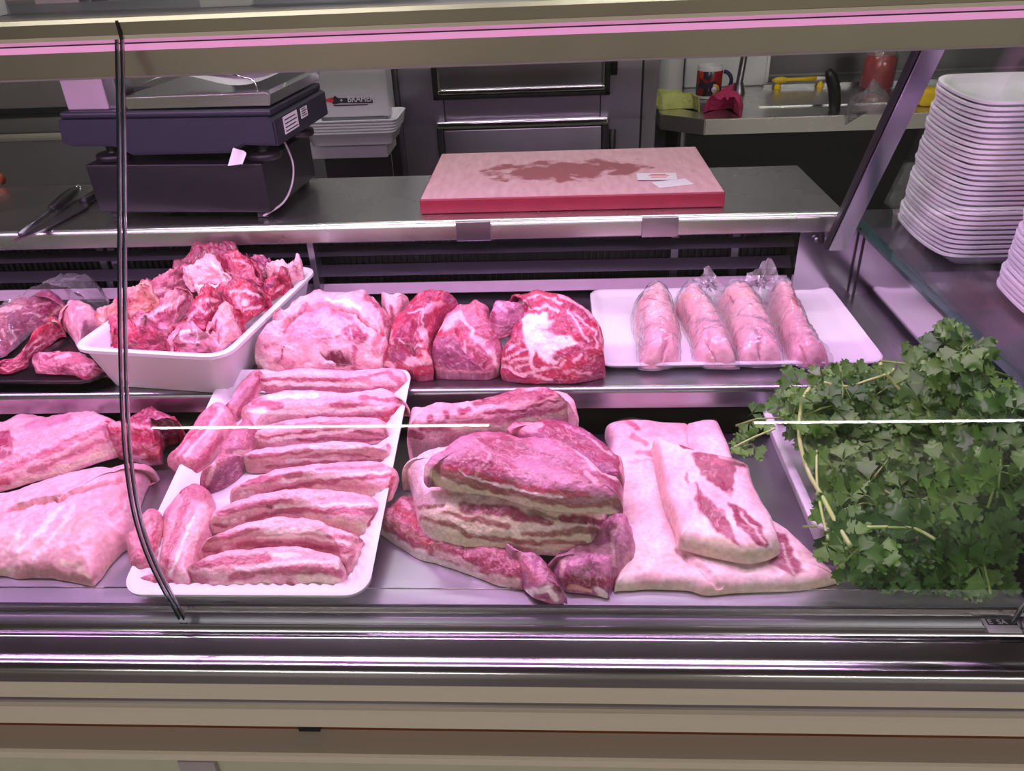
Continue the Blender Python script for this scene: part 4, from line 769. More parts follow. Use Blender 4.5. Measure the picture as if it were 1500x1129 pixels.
def leafmat(name, a, b, back):
    mt, nt, bs, N, L = newmat(name)
    nz = noise_node(N, L, 45, detail=4); oi = N.new('ShaderNodeObjectInfo')
    mx = N.new('ShaderNodeMix'); mx.data_type = 'RGBA'; mx.inputs['A'].default_value = (*a, 1); mx.inputs['B'].default_value = (*b, 1)
    ad = N.new('ShaderNodeMath'); ad.operation = 'MULTIPLY_ADD'; ad.inputs[1].default_value = .5; L.new(oi.outputs['Random'], ad.inputs[2])
    s2 = N.new('ShaderNodeMath'); s2.operation = 'SUBTRACT'; s2.inputs[1].default_value = .5; L.new(nz.outputs['Fac'], s2.inputs[0]); L.new(s2.outputs[0], ad.inputs[0])
    L.new(ad.outputs[0], mx.inputs['Factor'])
    ge = N.new('ShaderNodeNewGeometry'); m2 = N.new('ShaderNodeMix'); m2.data_type = 'RGBA'; m2.inputs['B'].default_value = (*back, 1)
    L.new(ge.outputs['Backfacing'], m2.inputs['Factor']); L.new(mx.outputs['Result'], m2.inputs['A']); L.new(m2.outputs['Result'], bs.inputs['Base Color'])
    bs.inputs['Roughness'].default_value = .38
    tl = N.new('ShaderNodeBsdfTranslucent'); L.new(m2.outputs['Result'], tl.inputs[0])
    ms = N.new('ShaderNodeMixShader'); ms.inputs[0].default_value = .25; out = N['Material Output']
    L.new(bs.outputs[0], ms.inputs[1]); L.new(tl.outputs[0], ms.inputs[2]); L.new(ms.outputs[0], out.inputs[0])
    add_bump(N, L, bs, nz.outputs['Fac'], .3, .002)
    return mt
M['leaf'] = leafmat('parsley_leaf', (.024, .105, .013), (.135, .330, .050), (.26, .38, .17))
M['stem'] = plain('parsley_stem', (.20, .36, .07), .4, var=.2, scale=60)
M['stem_cut'] = plain('pale_parsley_stem', (.34, .50, .14), .4, var=.15, scale=60)
LE = [(0, 0), (.05, .18), (.17, .40), (.34, .60), (.24, .64), (.29, .84), (.13, .82), (.09, .97), (0, 1.0)]
def leaf_mesh(k):
    rn = random.Random(k); n = len(LE); V = []; q = []
    for an, sc_, off in ((0, .78, .22), (58+rn.uniform(-8, 8), .66, .16), (-58+rn.uniform(-8, 8), .66, .16)):
        b0 = len(V); ca, sa = math.cos(math.radians(an)), math.sin(math.radians(an)); ws = rn.uniform(.95, 1.25)
        for side in (-1, 0, 1):
            for x, y in LE:
                xx = side*x*ws*(1+rn.uniform(-.12, .12))*sc_; yy = y*(1 if side else .95)*sc_
                z = .22*abs(xx)-.25*yy*yy*(1 if k % 2 else -.3)+.04*math.sin(9*yy+k+an)*(1 if side else .3)
                V.append((xx*ca+yy*sa, -xx*sa+yy*ca+off, z))
        for i in range(n-1):
            q.append((b0+i, b0+n+i, b0+n+i+1, b0+i+1)); q.append((b0+n+i, b0+2*n+i, b0+2*n+i+1, b0+n+i+1))
    V.append((-.012, 0, 0)); V.append((.012, 0, 0)); V.append((.012, .24, 0)); V.append((-.012, .24, 0)); q.append(tuple(range(len(V)-4, len(V))))
    return mesh_np('leaf', V, q)
LM = [leaf_mesh(k) for k in range(6)]
for me in LM: me.materials.append(M['leaf'])
def heapY(x, y):
    Y = .624+(870-y)/330*.25
    Y -= .035*min(max((y-700)/80, 0), 1)*min(max((880-y)/80, 0), 1)
    s = min(max((x-1340)/130, 0), 1)*min(max((790-y)/130, 0), 1); return Y-.13*s*s*(3-2*s)
REG = [(1160,590),(1172,566),(1205,552),(1260,548),(1330,562),(1390,538),(1440,522),(1480,505),(1530,505),(1540,850),(1440,848),(1370,848),(1335,838),(1305,825),(1275,805),(1240,780),(1228,745),(1210,700),(1192,655),(1172,620)]
REGa = np.array(REG, float)
def leaf_matrix(pos, size, rnd, tip=None):
    nrm = Vector((rnd.uniform(-.55, .55), -.5+rnd.uniform(-.45, .45), .8)).normalized()
    a = rnd.uniform(0, 2*PI); d = tip if tip is not None else Vector((math.cos(a), math.sin(a), 0))
    d = (d-nrm*d.dot(nrm)).normalized(); x = d.cross(nrm).normalized()
    return Matrix(((x.x*size, d.x*size, nrm.x*size, pos[0]), (x.y*size, d.y*size, nrm.y*size, pos[1]), (x.z*size, d.z*size, nrm.z*size, pos[2]), (0, 0, 0, 1)))
rnd = random.Random(31)
def sprig(x, y, i, nleaf=5, lift=0.0, big=1.0, label='leafy sprig of flat parsley in the heap on the white tray'):
    Yv = max(heapY(x, y)-lift+rnd.uniform(-.012, .012), .632); p = Vector(P(x, y, Y=Yv)); p.z = max(p.z, .014); p.x = min(p.x, .432)
    e = empty('parsley_sprig', p, 0, label, 'parsley', 'parsley sprigs in the heap')
    a = rnd.uniform(0, 2*PI); hd = Vector((math.cos(a)*(1 if p.x < .40 else .35), math.sin(a)*.6, rnd.uniform(-.1, .25))).normalized()
    L_ = rnd.uniform(.030, .045)*big; sd = hd.cross(Vector((0, 0, 1))).normalized()
    root = -hd*L_*1.1+Vector((0, .01, -.016)); tipp = hd*L_*.35
    tube('stem', [p+root, p+root*.4+Vector((0, 0, .003)), p+tipp*.3, p+tipp], .0011, M['stem'], e, 5, radii=[.0014, .0013, .001, .0006])
    for k in range(nleaf):
        if k == 0: q_, d_ = tipp, hd
        else:
            s = 1 if k % 2 else -1; f = .25-.5*((k+1)//2); q_ = hd*L_*f+sd*s*L_*.14+Vector((0, 0, .002)); d_ = (sd*s*.9+hd*.5+Vector((0, 0, rnd.uniform(-.2, .3)))).normalized()
        o = bpy.data.objects.new('leaf', LM[rnd.randrange(6)]); COL.objects.link(o); o.parent = e
        wp3 = p+q_
        q_ = q_+Vector((min(0, .438-wp3.x), max(0, .618-wp3.y), max(0, .012-wp3.z)))
        o.matrix_local = leaf_matrix(q_, rnd.uniform(.027, .037)*big*(1.1 if k == 0 else 1), rnd, d_)
    return e
cnt = 0; placed = []
while cnt < 92:
    x, y = rnd.uniform(1110, 1535), rnd.uniform(503, 850)
    if not inside(np.array([(x, y)]), REGa)[0]: continue
    if any((x-a)**2+(y-b)**2 < 24**2 for a, b in placed): 
        if rnd.random() < .93: continue
    placed.append((x, y))
    lb = ('leafy parsley sprig on the slope of the heap nearest the fatback' if x < 1235 else 'parsley sprig spilling over the near rim of the tray towards the glass') if y > 700 and x < 1400 else ((('leafy parsley sprig high against the end panel beside the shelf' if y < 640 else 'leafy parsley sprig low in the corner of the end panel and glass') if y < 640 or y > 740 else 'leafy parsley sprig halfway up the heap against the end panel') if x > 1400 else ('parsley sprig along the far rim of the heap below the shelf edge' if y < 600 else ('leafy parsley sprig on the fatback side of the heap' if x < 1235 else 'leafy parsley sprig on the crown of the heap')))
    sprig(x, y, cnt, rnd.choice((5, 5, 6, 7)), rnd.choice((0, .008, .016)), 1.12 if y > 640 else .95, lb); cnt += 1
sprig(1095, 652, 0, 4, 0, .7, 'stray parsley sprig reaching over the tray rim towards the fatback')
sprig(1128, 612, 0, 5, 0, .8, 'small parsley sprig leaning over the rim at the far corner of the tray')
sprig(1465, 505, 0, 6, .02, 1.0, 'tall parsley sprig standing up beside the end panel')
sprig(1415, 528, 0, 6, .01, 1.0, 'parsley sprig rising behind the heap near the end panel')
sprig(1372, 842, 0, 7, .0, 1.15, 'parsley sprig drooping onto the deck edge by the glass')
# leaves lost in the depth of the heap
V = []; q = []
base_me = LM[0]; bv = np.array([v.co[:] for v in base_me.vertices]); bq = np.array([list(p.vertices) for p in base_me.polygons])
for k in range(900):
    while True:
        x, y = rnd.uniform(1120, 1535), rnd.uniform(520, 862)
        if inside(np.array([(x, y)]), REGa)[0]: break
    p = P(x, y, Y=max(heapY(x, y)+rnd.uniform(.004, .035), .63)); p[2] = max(p[2], .010); p[0] = min(p[0], .440)
    mm = np.array(leaf_matrix(p, rnd.uniform(.022, .032), rnd)); q.append(bq+len(V)*len(bv)); V.append(bv@mm[:3, :3].T+mm[:3, 3])
Vh = np.vstack(V); Vh[:, 0] = np.minimum(Vh[:, 0], .470); c0 = Vh.mean(0); c0[2] = Vh[:, 2].min()
ho = link('parsley_leaves', mesh_np('parsley_leaves', Vh-c0, np.vstack(q)), M['leaf'], None, c0)
tag(ho, 'dense tangle of green parsley leaves inside the heap', 'parsley', kind='stuff')
for pts, r_, lb in (([(1186,568),(1175,590),(1171,640),(1184,690),(1205,728),(1222,760),(1246,800)], .0025, 'thick pale green parsley stem curving down the heap'),
                    ([(1207,560),(1240,566),(1275,556),(1300,548),(1310,540)], .0018, 'pale parsley stem lying along the far rim of the tray'),
                    ([(1289,531),(1296,545),(1308,558),(1320,572)], .0024, 'cut parsley stem poking up over the shelf edge'),
                    ([(1270,772),(1305,772),(1340,774),(1370,790)], .0018, 'bent light green parsley stem low on the heap'),
                    ([(1213,790),(1198,720),(1196,660)], .0015, 'thin parsley stem beside the thick pale stem'),
                    ([(1075,655),(1105,640),(1135,628)], .0012, 'thin parsley stem reaching over the tray rim to the fatback')):
    w3 = [P(x, y, Y=heapY(x, y)-.026) for x, y in pts]; w3 = [Vector((a[0], max(a[1], .60), max(a[2], .012))) for a in w3]
    w3 = [Vector(v) for v in catmull([tuple(v) for v in w3], 5, closed=False)]
    tag(tube('parsley_stalk', w3, r_, M['stem_cut'], None, 8), lb, 'parsley')

# ================================================================== worktop: scale
WZ = .22
scl = empty('shop_scale', (-.605, 1.345, WZ), 0, 'black and navy butcher scale on a box base at the worktop', 'scale')
def bx0(name, x0, x1, y0, y1, z0, z1, mat, par, bev=.003): return box(name, (x0, y0, z0), (x1, y1, z1), M[mat], par, bev)
base = bx0('base_box', -.757, -.455, 1.243, 1.462, WZ+.012, WZ+.092, 'black', scl, .003)
for fx in (-.735, -.475):
    for fy in (1.262, 1.445): bx0('rubber_foot', fx-.009, fx+.009, fy-.009, fy+.009, WZ+.0005, WZ+.012, 'black', scl, .001)
for fx, fy in ((-.722, 1.275), (-.462, 1.275), (-.722, 1.43), (-.462, 1.43)):
    d = lathe('levelling_disc', [(0, 0), (.026, 0), (.028, .002), (.028, .009), (.026, .011), (.010, .012), (.009, .016), (.013, .036), (0, .036)], (fx, fy, WZ+.093), M['black'], scl, 40)
# upper body with a raised belly line
ub = [(-.775, .130), (-.770, .165), (-.425, .165), (-.415, .160), (-.415, .122), (-.470, .124), (-.492, .112), (-.66, .110), (-.690, .124), (-.755, .124)]
def prism_y(name, prof, y0, y1, mat, parent, bev=0):
    n = len(prof); c = np.mean(prof, 0); ym = (y0+y1)/2
    bm = bmesh.new(); va = [bm.verts.new((p[0]-c[0], y0-ym, p[1]-c[1])) for p in prof]; vb = [bm.verts.new((p[0]-c[0], y1-ym, p[1]-c[1])) for p in prof]
    bm.faces.new(va); bm.faces.new(vb[::-1])
    for i in range(n): bm.faces.new((va[i], vb[i], vb[(i+1) % n], va[(i+1) % n]))
    bmesh.ops.recalc_face_normals(bm, faces=bm.faces[:])
    if bev: bmesh.ops.bevel(bm, geom=[e for e in bm.edges if abs(e.verts[0].co.y-e.verts[1].co.y) < 1e-6], offset=bev, segments=2, affect='EDGES')
    me = bpy.data.meshes.new(name); bm.to_mesh(me); bm.free()
    return link(name, me, mat, parent, (c[0], ym, c[1]), world=True)
body = prism_y('scale_body', [(x, z+WZ) for x, z in ub], 1.228, 1.470, M['navy'], scl, .003)
bx0('body_top', -.768, -.420, 1.234, 1.464, WZ+.165, WZ+.176, 'navy', scl, .004)
plate = prism_y('weighing_plate', [(-.655, WZ+.178), (-.658, WZ+.196), (-.425, WZ+.200), (-.418, WZ+.196), (-.422, WZ+.180)], 1.240, 1.468, M['chrome'], scl, .002)
bx0('plate_stem', -.60, -.48, 1.30, 1.40, WZ+.170, WZ+.180, 'black', scl, .001)
col_ = bx0('display_column', -.762, -.692, 1.250, 1.300, WZ+.176, WZ+.40, 'enamel', scl, .003)
bx0('column_side', -.692, -.672, 1.252, 1.30, WZ+.176, WZ+.40, 'steel', scl, .002)
wr = [(-.60, 1.34, WZ+.245), (-.555, 1.30, WZ+.236), (-.50, 1.27, WZ+.226), (-.448, 1.252, WZ+.216), (-.442, 1.250, WZ+.212), (-.441, 1.250, WZ+.198)]
tube('paper_rail', wr, .0014, M['chrome'], scl, 6)
for k, (ya, yb, za, zb) in enumerate(((1.262, 1.322, .132, .158), (1.338, 1.368, .140, .156))):
    st_ = box('type_label', (-.4145, ya, WZ+za), (-.4136, yb, WZ+zb), M['white'], body)
    for j in range(4): box('label_line', (-.4137, ya+.004, WZ+za+.003+j*(zb-za)/4.6), (-.4132, yb-.004-.006*(j % 2), WZ+za+.0045+j*(zb-za)/4.6), M['black'], st_)
cab = [(-.452, 1.325, WZ+.118), (-.440, 1.318, WZ+.10), (-.432, 1.312, WZ+.07), (-.436, 1.300, WZ+.04), (-.446, 1.275, WZ+.018), (-.470, 1.245, WZ+.006)]
tube('cable', [tuple(v) for v in catmull(cab, 5, closed=False)], .0018, M['enamel'], scl, 6)
scl.rotation_euler = (0, 0, math.radians(-4.5))
# curl of paper caught under the scale
V = []; q = []
c0 = P(352, 238, Y=1.232)
for i in range(9):
    for j in range(4): a = i/8*2.6; V.append((.022*math.sin(a*.7)*(1-.25*j/3)+.004*j-.012, -.004*math.cos(a*2)+.002*j, .026*(1-i/8*.55)*(j/3)+.001))
for i in range(8):
    for j in range(3): q.append((i*4+j, i*4+j+1, (i+1)*4+j+1, (i+1)*4+j))
tag(link('paper_curl', mesh_np('paper_curl', V, q), M['white'], None, c0-np.array((0, .018, .0))), 'curled white paper scrap on the black scale base', 'paper')
# sheets of wrapping paper on the weighing plate
for k, (dx, dy, rz, w_, d_) in enumerate(((0, 0, .05, .215, .18), (.02, .02, -.12, .17, .15))):
    V = []; q = []; n = 14
    for i in range(n):
        for j in range(n):
            x, y = (i/(n-1)-.5)*w_, (j/(n-1)-.5)*d_
            V.append((x, y, .006+.012*k+.010*math.sin(i*.5+k)*math.cos(j*.4)+.045*max(0, (j/(n-1)-.30))+.012*max(0, i/(n-1)-.6)))
    for i in range(n-1):
        for j in range(n-1): q.append((i*n+j, (i+1)*n+j, (i+1)*n+j+1, i*n+j+1))
    o = link('wrapping_paper', mesh_np('wrapping_paper', V, q), M['white'], None, (-.535+dx, 1.36+dy, WZ+.206)); o.rotation_euler = (0, 0, rz)
    tag(o, ['wavy white wrapping paper sheet lying on the weighing plate', 'upper white paper sheet with a raised corner on the scale'][k], 'paper')

# ------------------------------------------------------------------ honing steel and knife
hs = empty('honing_steel', (-.875, 1.30, WZ), 0, 'honing steel with a dark handle lying on the worktop by the scale', 'sharpener')
pa, pb = P(30, 343, z=WZ+.012), P(112, 278, z=WZ+.012)
tube('rod', [pa, pa+(pb-pa)*.55], .0045, M['steel_dark'], hs, 10); tube('handle', [pa+(pb-pa)*t for t in (.5, .56, .75, .92, 1.0)], .009, M['black'], hs, 12, radii=[.005, .0085, .0105, .009, .006])
an = np.linspace(0, 2*PI, 17); e1 = (pb-pa)/np.linalg.norm(pb-pa)
tube('hanging_ring', [pb+e1*(.010+.009*math.cos(a))+np.array((0, 0, .009*math.sin(a)*.6)) for a in an], .0022, M['chrome'], hs, 6)
kn = empty('butcher_knife', (-.84, 1.26, WZ), 0, 'broad bladed butcher knife lying beside the honing steel', 'knife')
bl = [P(x, y, z=WZ+.006) for x, y in ((18, 352), (60, 330), (112, 297), (130, 290), (128, 302), (90, 322), (50, 342))]
cen = np.mean(bl, 0); V = [b-cen for b in bl]+[b-cen-np.array((0, 0, .003)) for b in bl]; n = len(bl)
bm = bmesh.new(); vs = [bm.verts.new(v) for v in V]; bm.faces.new(vs[:n]); bm.faces.new(vs[n:][::-1])
for i in range(n): bm.faces.new((vs[i], vs[n+i], vs[n+(i+1) % n], vs[(i+1) % n]))
bmesh.ops.recalc_face_normals(bm, faces=bm.faces[:]); me = bpy.data.meshes.new('blade'); bm.to_mesh(me); bm.free(); link('blade', me, M['steel'], kn, cen, world=True)
ka, kb = P(122, 296, z=WZ+.008), P(150, 278, z=WZ+.008); tube('handle', [ka, (ka+kb)/2, kb], .008, M['black'], kn, 10)

# ------------------------------------------------------------------ cutting board
def boardmat():
    mt, nt, bs, N, L = newmat('worn_board')
    tc = N.new('ShaderNodeTexCoord'); n1 = noise_node(N, L, 22, detail=8); n2 = noise_node(N, L, 90, stretch=(1, .25, 1), detail=4)
    # stain: an ellipse broken up by noise, where the board stays wet
    mp = N.new('ShaderNodeMapping'); mp.inputs['Location'].default_value = (.03, -.035, 0); mp.inputs['Scale'].default_value = (6.2, 15.5, 0); mp.inputs['Rotation'].default_value = (0, 0, math.radians(-6))
    L.new(tc.outputs['Object'], mp.inputs[0]); ln = N.new('ShaderNodeVectorMath'); ln.operation = 'LENGTH'; L.new(mp.outputs[0], ln.inputs[0])
    ad = N.new('ShaderNodeMath'); ad.operation = 'MULTIPLY_ADD'; ad.inputs[1].default_value = 2.6; L.new(n1.outputs['Fac'], ad.inputs[0]); L.new(ln.outputs['Value'], ad.inputs[2])
    mr = N.new('ShaderNodeMapRange'); mr.inputs['From Min'].default_value = 2.02; mr.inputs['From Max'].default_value = 2.28; mr.inputs['To Min'].default_value = 1; mr.inputs['To Max'].default_value = 0
    L.new(ad.outputs[0], mr.inputs['Value'])
    wm = N.new('ShaderNodeMix'); wm.data_type = 'RGBA'; wm.inputs['A'].default_value = (.42, .20, .22, 1); wm.inputs['B'].default_value = (.62, .42, .44, 1); L.new(n2.outputs['Fac'], wm.inputs['Factor'])
    mx = N.new('ShaderNodeMix'); mx.data_type = 'RGBA'; mx.inputs['B'].default_value = (.26, .075, .085, 1)
    L.new(mr.outputs[0], mx.inputs['Factor']); L.new(wm.outputs['Result'], mx.inputs['A']); L.new(mx.outputs['Result'], bs.inputs['Base Color'])
    bs.inputs['Roughness'].default_value = .62; add_bump(N, L, bs, n2.outputs['Fac'], .5, .002); return mt
M['board'] = boardmat(); M['boardred'] = plain('red_board_edge', (.19, .006, .022), .45, var=.25, scale=40)
cb = empty('cutting_board', (.025, 1.388, WZ), 0, 'thick red cutting board with a worn scarred top on the worktop', 'cutting board')
box('board_body', (-.219, 1.240, WZ+.0005), (.270, 1.534, WZ+.0245), M['boardred'], cb, .0025)
bs_top = box('board_top', (-.2165, 1.2425, WZ+.0240), (.2675, 1.5315, WZ+.0256), M['board'], cb)
M['redink'] = plain('red_ink', (.55, .04, .06), .6)
for k, (cxp, cyp, rz, w_, d_, lb) in enumerate(((962, 259, -.05, .066, .040, 'white printed slip lying on the cutting board'), (985, 268, .28, .060, .034, 'blank folded white slip under the printed one on the cutting board'))):
    p0 = P(cxp, cyp, z=WZ+.027); e = empty('paper_slip', (p0[0], p0[1], WZ+.0262+.0012*(1-k)), 0, lb, 'paper')
    box('sheet', (p0[0]-w_/2, p0[1]-d_/2, WZ+.0262+.0012*(1-k)), (p0[0]+w_/2, p0[1]+d_/2, WZ+.0270+.0012*(1-k)), M['white'], e)
    if k == 0:
        for j in range(3): box('print_line', (p0[0]-.010-.004*(j == 1), p0[1]-.008+j*.008, WZ+.0282), (p0[0]+.016+.004*(j == 1), p0[1]-.0045+j*.008, WZ+.0285), M['redink'], e)
    e.rotation_euler = (0, 0, rz)

# ================================================================== foam trays stacked beyond the end panel
ftm = tray_mesh('foam_tray', .150, .205, .028, [(.024, 0, 0), (.020, 0, 0), (.004, .017, 0), (0, .018, 0), (0, .0215, 0), (.003, .0222, 0), (.010, .020, 0), (.020, .006, 0), (.024, .0035, 0)])
v3 = np.array([v.co[:] for v in ftm.vertices]); v3[:, 2] -= .010*(1-(v3[:, 1]/.1025)**2)*(v3[:, 2] > .012); ftm.vertices.foreach_set('co', v3.astype(np.float32).ravel()); ftm.update()
ftm.materials.append(M['foam'])
for st, (sx, sy, n, lb) in enumerate(((.616, 1.150, 31, 'white foam tray in the tall stack beyond the end panel'), (.640, .880, 31, 'white foam tray in the second stack beyond the end panel'))):
    for k in range(n):
        o = bpy.data.objects.new('foam_tray', ftm); COL.objects.link(o)
        o.location = (sx+.0012*math.sin(k*1.7)+k*.0004, sy+.0012*math.cos(k*2.3)-k*.0003, .1843+k*.0068); o.rotation_euler = (0, 0, .02*math.sin(k*.9))
        no = n-k; sf = 'th' if 10 <= no % 100 <= 20 else {1: 'st', 2: 'nd', 3: 'rd'}.get(no % 10, 'th')
        lb2 = ('topmost '+lb) if k == n-1 else (('lowest '+lb) if k == 0 else 'white foam tray, %d%s from the top of the %s stack beyond the end panel' % (no, sf, ['tall', 'second'][st]))
        tag(o, lb2, 'tray', ['foam trays in the tall stack', 'foam trays in the second stack'][st])

# ================================================================== behind the worktop
def bpx(name, x0, y0, x1, y1, Y, dep, mat, parent=None, bev=0.0):
    xm, ym = (x0+x1)/2, (y0+y1)/2
    return box(name, (P(x0, ym, Y=Y)[0], Y, P(xm, y1, Y=Y)[2]), (P(x1, ym, Y=Y)[0], Y+dep, P(xm, y0, Y=Y)[2]), M[mat], parent, bev)
M['fridge'] = steel('fridge_steel', (.36, .35, .40), .36, (40, 40, .8), .05, .2); M['fridge2'] = steel('fridge_door_steel', (.46, .44, .49), .30, (40, 40, .8), .05, .15)
FY = 2.25
fr = empty('steel_fridge', (-.02, FY+.3, FZ), 0, 'dark stainless steel fridge with chrome framed doors behind the worktop', 'fridge')
xl, xr = P(588, 160, Y=FY)[0], P(938, 160, Y=FY)[0]
box('body', (xl, FY, FZ), (xr, FY+.62, 1.05), M['fridge'], fr)
dl, dr = P(640, 160, Y=FY)[0], P(890, 160, Y=FY)[0]
zt = P(765, 136, Y=FY)[2]; zh = P(765, 176, Y=FY)[2]
up = box('door', (dl+.012, FY-.022, zt+.012), (dr-.012, FY, .80), M['fridge2'], fr, .004)
for nm, a_, b_ in (('door_frame', (dl-.004, zt-.008), (dl+.012, .81)), ('door_frame', (dr-.012, zt-.008), (dr+.004, .81)), ('door_frame', (dl-.004, zt-.008), (dr+.004, zt+.004))):
    box(nm, (a_[0], FY-.026, a_[1]), (b_[0], FY, b_[1]), M['black'], up, .003)
box('chrome_rim', (dl+.010, FY-.030, zt+.006), (dr-.010, FY-.022, zt+.018), M['chrome'], up, .003)
for xx in (dl+.012, dr-.018): box('chrome_rim', (xx, FY-.030, zt+.018), (xx+.006, FY-.022, .79), M['chrome'], up, .002)
box('rail_panel', (dl+.022, FY-.006, zh+.012), (dr-.022, FY, zt-.010), M['fridge2'], fr)
for xx in (dl+.020, dr-.022): box('panel_gap', (xx, FY-.0065, zh), (xx+.003, FY-.0005, zt-.008), M['black'], fr)
lo = box('door', (dl+.016, FY-.022, FZ+.12), (dr-.016, FY, zh-.016), M['fridge2'], fr, .004)
box('door_frame', (dl-.002, FY-.026, FZ+.12), (dl+.016, FY, zh-.010), M['black'], lo, .003); box('door_frame', (dr-.016, FY-.026, FZ+.12), (dr+.002, FY, zh-.010), M['black'], lo, .003)
box('chrome_rim', (dl-.002, FY-.034, zh-.012), (dr+.002, FY-.004, zh+.008), M['chrome'], lo, .006)
for yy0, yy1 in ((60, 108), (188, 250)):
    hx = P(898, 150, Y=FY)[0]; tube('hinge', [(hx, FY-.012, P(898, yy0, Y=FY)[2]), (hx, FY-.012, P(898, yy1, Y=FY)[2])], .009, M['black'], fr, 12)
side = empty('steel_column', (P(950, 160, Y=2.28)[0], 2.3, FZ), 0, 'narrow pale steel column between the fridge and the sink counter', 'column')
box('column_body', (P(938, 160, Y=2.28)[0], 2.28, FZ), (P(961, 160, Y=2.28)[0], 2.5, 1.0), M['steel'], side)
box('column_joint', (P(938, 160, Y=2.28)[0], 2.276, FZ+.02), (P(941, 160, Y=2.28)[0], 2.28, .98), M['black'], side)
cbx = empty('dark_cabinet', (P(575, 160, Y=2.24)[0], 2.3, FZ), 0, 'narrow black upright panel standing against the fridge', 'panel')
box('panel_body', (P(566, 160, Y=2.22)[0], 2.22, FZ), (xl-.010, 2.55, 1.05), M['black'], cbx)
box('panel_edge', (xl-.0098, 2.225, FZ), (xl-.001, 2.55, 1.05), M['steel_dark'], cbx)

# machine with the maker's plate, its shelf and the trays on it
M['greypaint'] = plain('pale_grey_paint', (.50, .49, .51), .45, var=.08); M['ink'] = plain('black_ink', (.012, .012, .018), .5); M['inkred'] = plain('red_ink_bright', (.60, .02, .03), .5)
MY = 2.12
mc = empty('slicing_machine', (P(505, 200, Y=MY)[0], MY+.12, FZ), 0, 'pale grey machine with a knife emblem plate beside the fridge', 'machine')
bpx('front_panel', 440, 40, 564, 172, MY, .085, 'greypaint', mc, .004)
ms_ = bpx('machine_shelf', 455, 207, 567, 232, MY-.05, .135, 'greypaint', mc, .003)
zb = P(510, 232, Y=MY-.05)[2]; box('machine_stand', (P(470, 200, Y=MY)[0], MY, FZ), (P(560, 200, Y=MY)[0], MY+.085, zb), M['dark'], mc)
bpx('back_plate', 455, 172, 566, 207, MY+.005, .02, 'steel_dark', mc)
lp = P(520, 148, Y=MY)
kp = [(474, 147), (486, 143), (490, 140), (496, 144), (546, 143), (546, 151), (498, 151), (490, 153), (484, 150)]
def flat_px(name, pts, Y, mat, parent, th=.0008):
    v = [P(x, y, Y=Y) for x, y in pts]; c = np.mean(v, 0); n = len(v)
    bm = bmesh.new(); va = [bm.verts.new(p-c) for p in v]; vb = [bm.verts.new(p-c+np.array((0, th, 0))) for p in v]
    bm.faces.new(va); bm.faces.new(vb[::-1])
    for i in range(n): bm.faces.new((va[i], vb[i], vb[(i+1) % n], va[(i+1) % n]))
    bmesh.ops.recalc_face_normals(bm, faces=bm.faces[:]); me = bpy.data.meshes.new(name); bm.to_mesh(me); bm.free()
    return link(name, me, M[mat], parent, c, world=True)
fp_ = [o for o in mc.children if o.name.startswith('front_panel')][0]
flat_px('emblem_blade', kp[2:], MY-.0012, 'ink', fp_); flat_px('emblem_tip', [(473, 147), (487, 142.5), (489, 147), (487, 151)], MY-.0014, 'inkred', fp_)
t0 = P(509, 149.5, Y=MY-.002); text_mesh('emblem_text', 'BRAHER', .021, M['white'], fp_, (t0[0], MY-.0016, t0[2]), (PI/2, 0, 0), .0002, sx=.92)
flat_px('emblem_cross', [(498, 146.3), (502, 146.2), (502, 147.4), (498, 147.5)], MY-.0016, 'white', fp_); flat_px('emblem_cross', [(499.4, 145), (500.6, 145), (500.6, 148.8), (499.4, 148.8)], MY-.0016, 'white', fp_)
flat_px('emblem_underline', [(488, 154), (540, 152.5), (538, 154), (490, 155.5)], MY-.0012, 'ink', fp_)
sm_ = tray_mesh('plastic_tray', .235, .16, .022, [(.018, 0, 0), (.015, 0, 0), (.003, .030, 0), (0, .031, 0), (0, .034, 0), (.004, .035, 0), (.010, .033, 0), (.018, .005, 0), (.022, .003, 0)]); sm_.materials.append(M['white'])
pz = P(515, 207, Y=MY-.05)[2]; px0 = P(517, 190, Y=MY-.06)
for k in range(5):
    o = bpy.data.objects.new('plastic_tray', sm_); COL.objects.link(o); o.location = (px0[0]+.002*k, MY-.03, pz+.0006+k*.0072)
    tag(o, ['lowest', 'second lowest', 'middle', 'second highest', 'topmost'][k]+' white plastic tray stacked on the machine shelf', 'tray', 'white trays on the machine shelf')

# steel counter behind the scale
bc = empty('steel_cabinet', (-1.3, 2.35, FZ), 0, 'dark steel cabinet with a bright edge rail behind the scale', 'cabinet')
x1_ = P(300, 200, Y=2.1)[0]
box('cabinet_front', (-2.4, 2.1, FZ), (x1_, 2.6, P(50, 206, Y=2.1)[2]), M['fridge'], bc); box('edge_rail', (-2.4, 2.085, P(50, 206, Y=2.1)[2]), (x1_, 2.6, P(50, 192, Y=2.1)[2]), M['chrome'], bc, .004)
box('back_panel', (-2.4, 2.35, P(50, 192, Y=2.1)[2]), (x1_, 2.6, 1.0), M['fridge2'], bc); box('panel_line', (-2.4, 2.345, P(50, 166, Y=2.35)[2]), (x1_, 2.35, P(50, 158, Y=2.35)[2]), M['black'], bc)
rh = P(2, 262, z=WZ+.012); tag(tube('knife_handle', [rh, rh+np.array((-.05, .01, 0)), rh+np.array((-.10, .02, 0))], .011, plain('brown_wood', (.22, .05, .025), .4), None, 12), 'reddish brown wooden handle end lying on the worktop edge', 'handle')

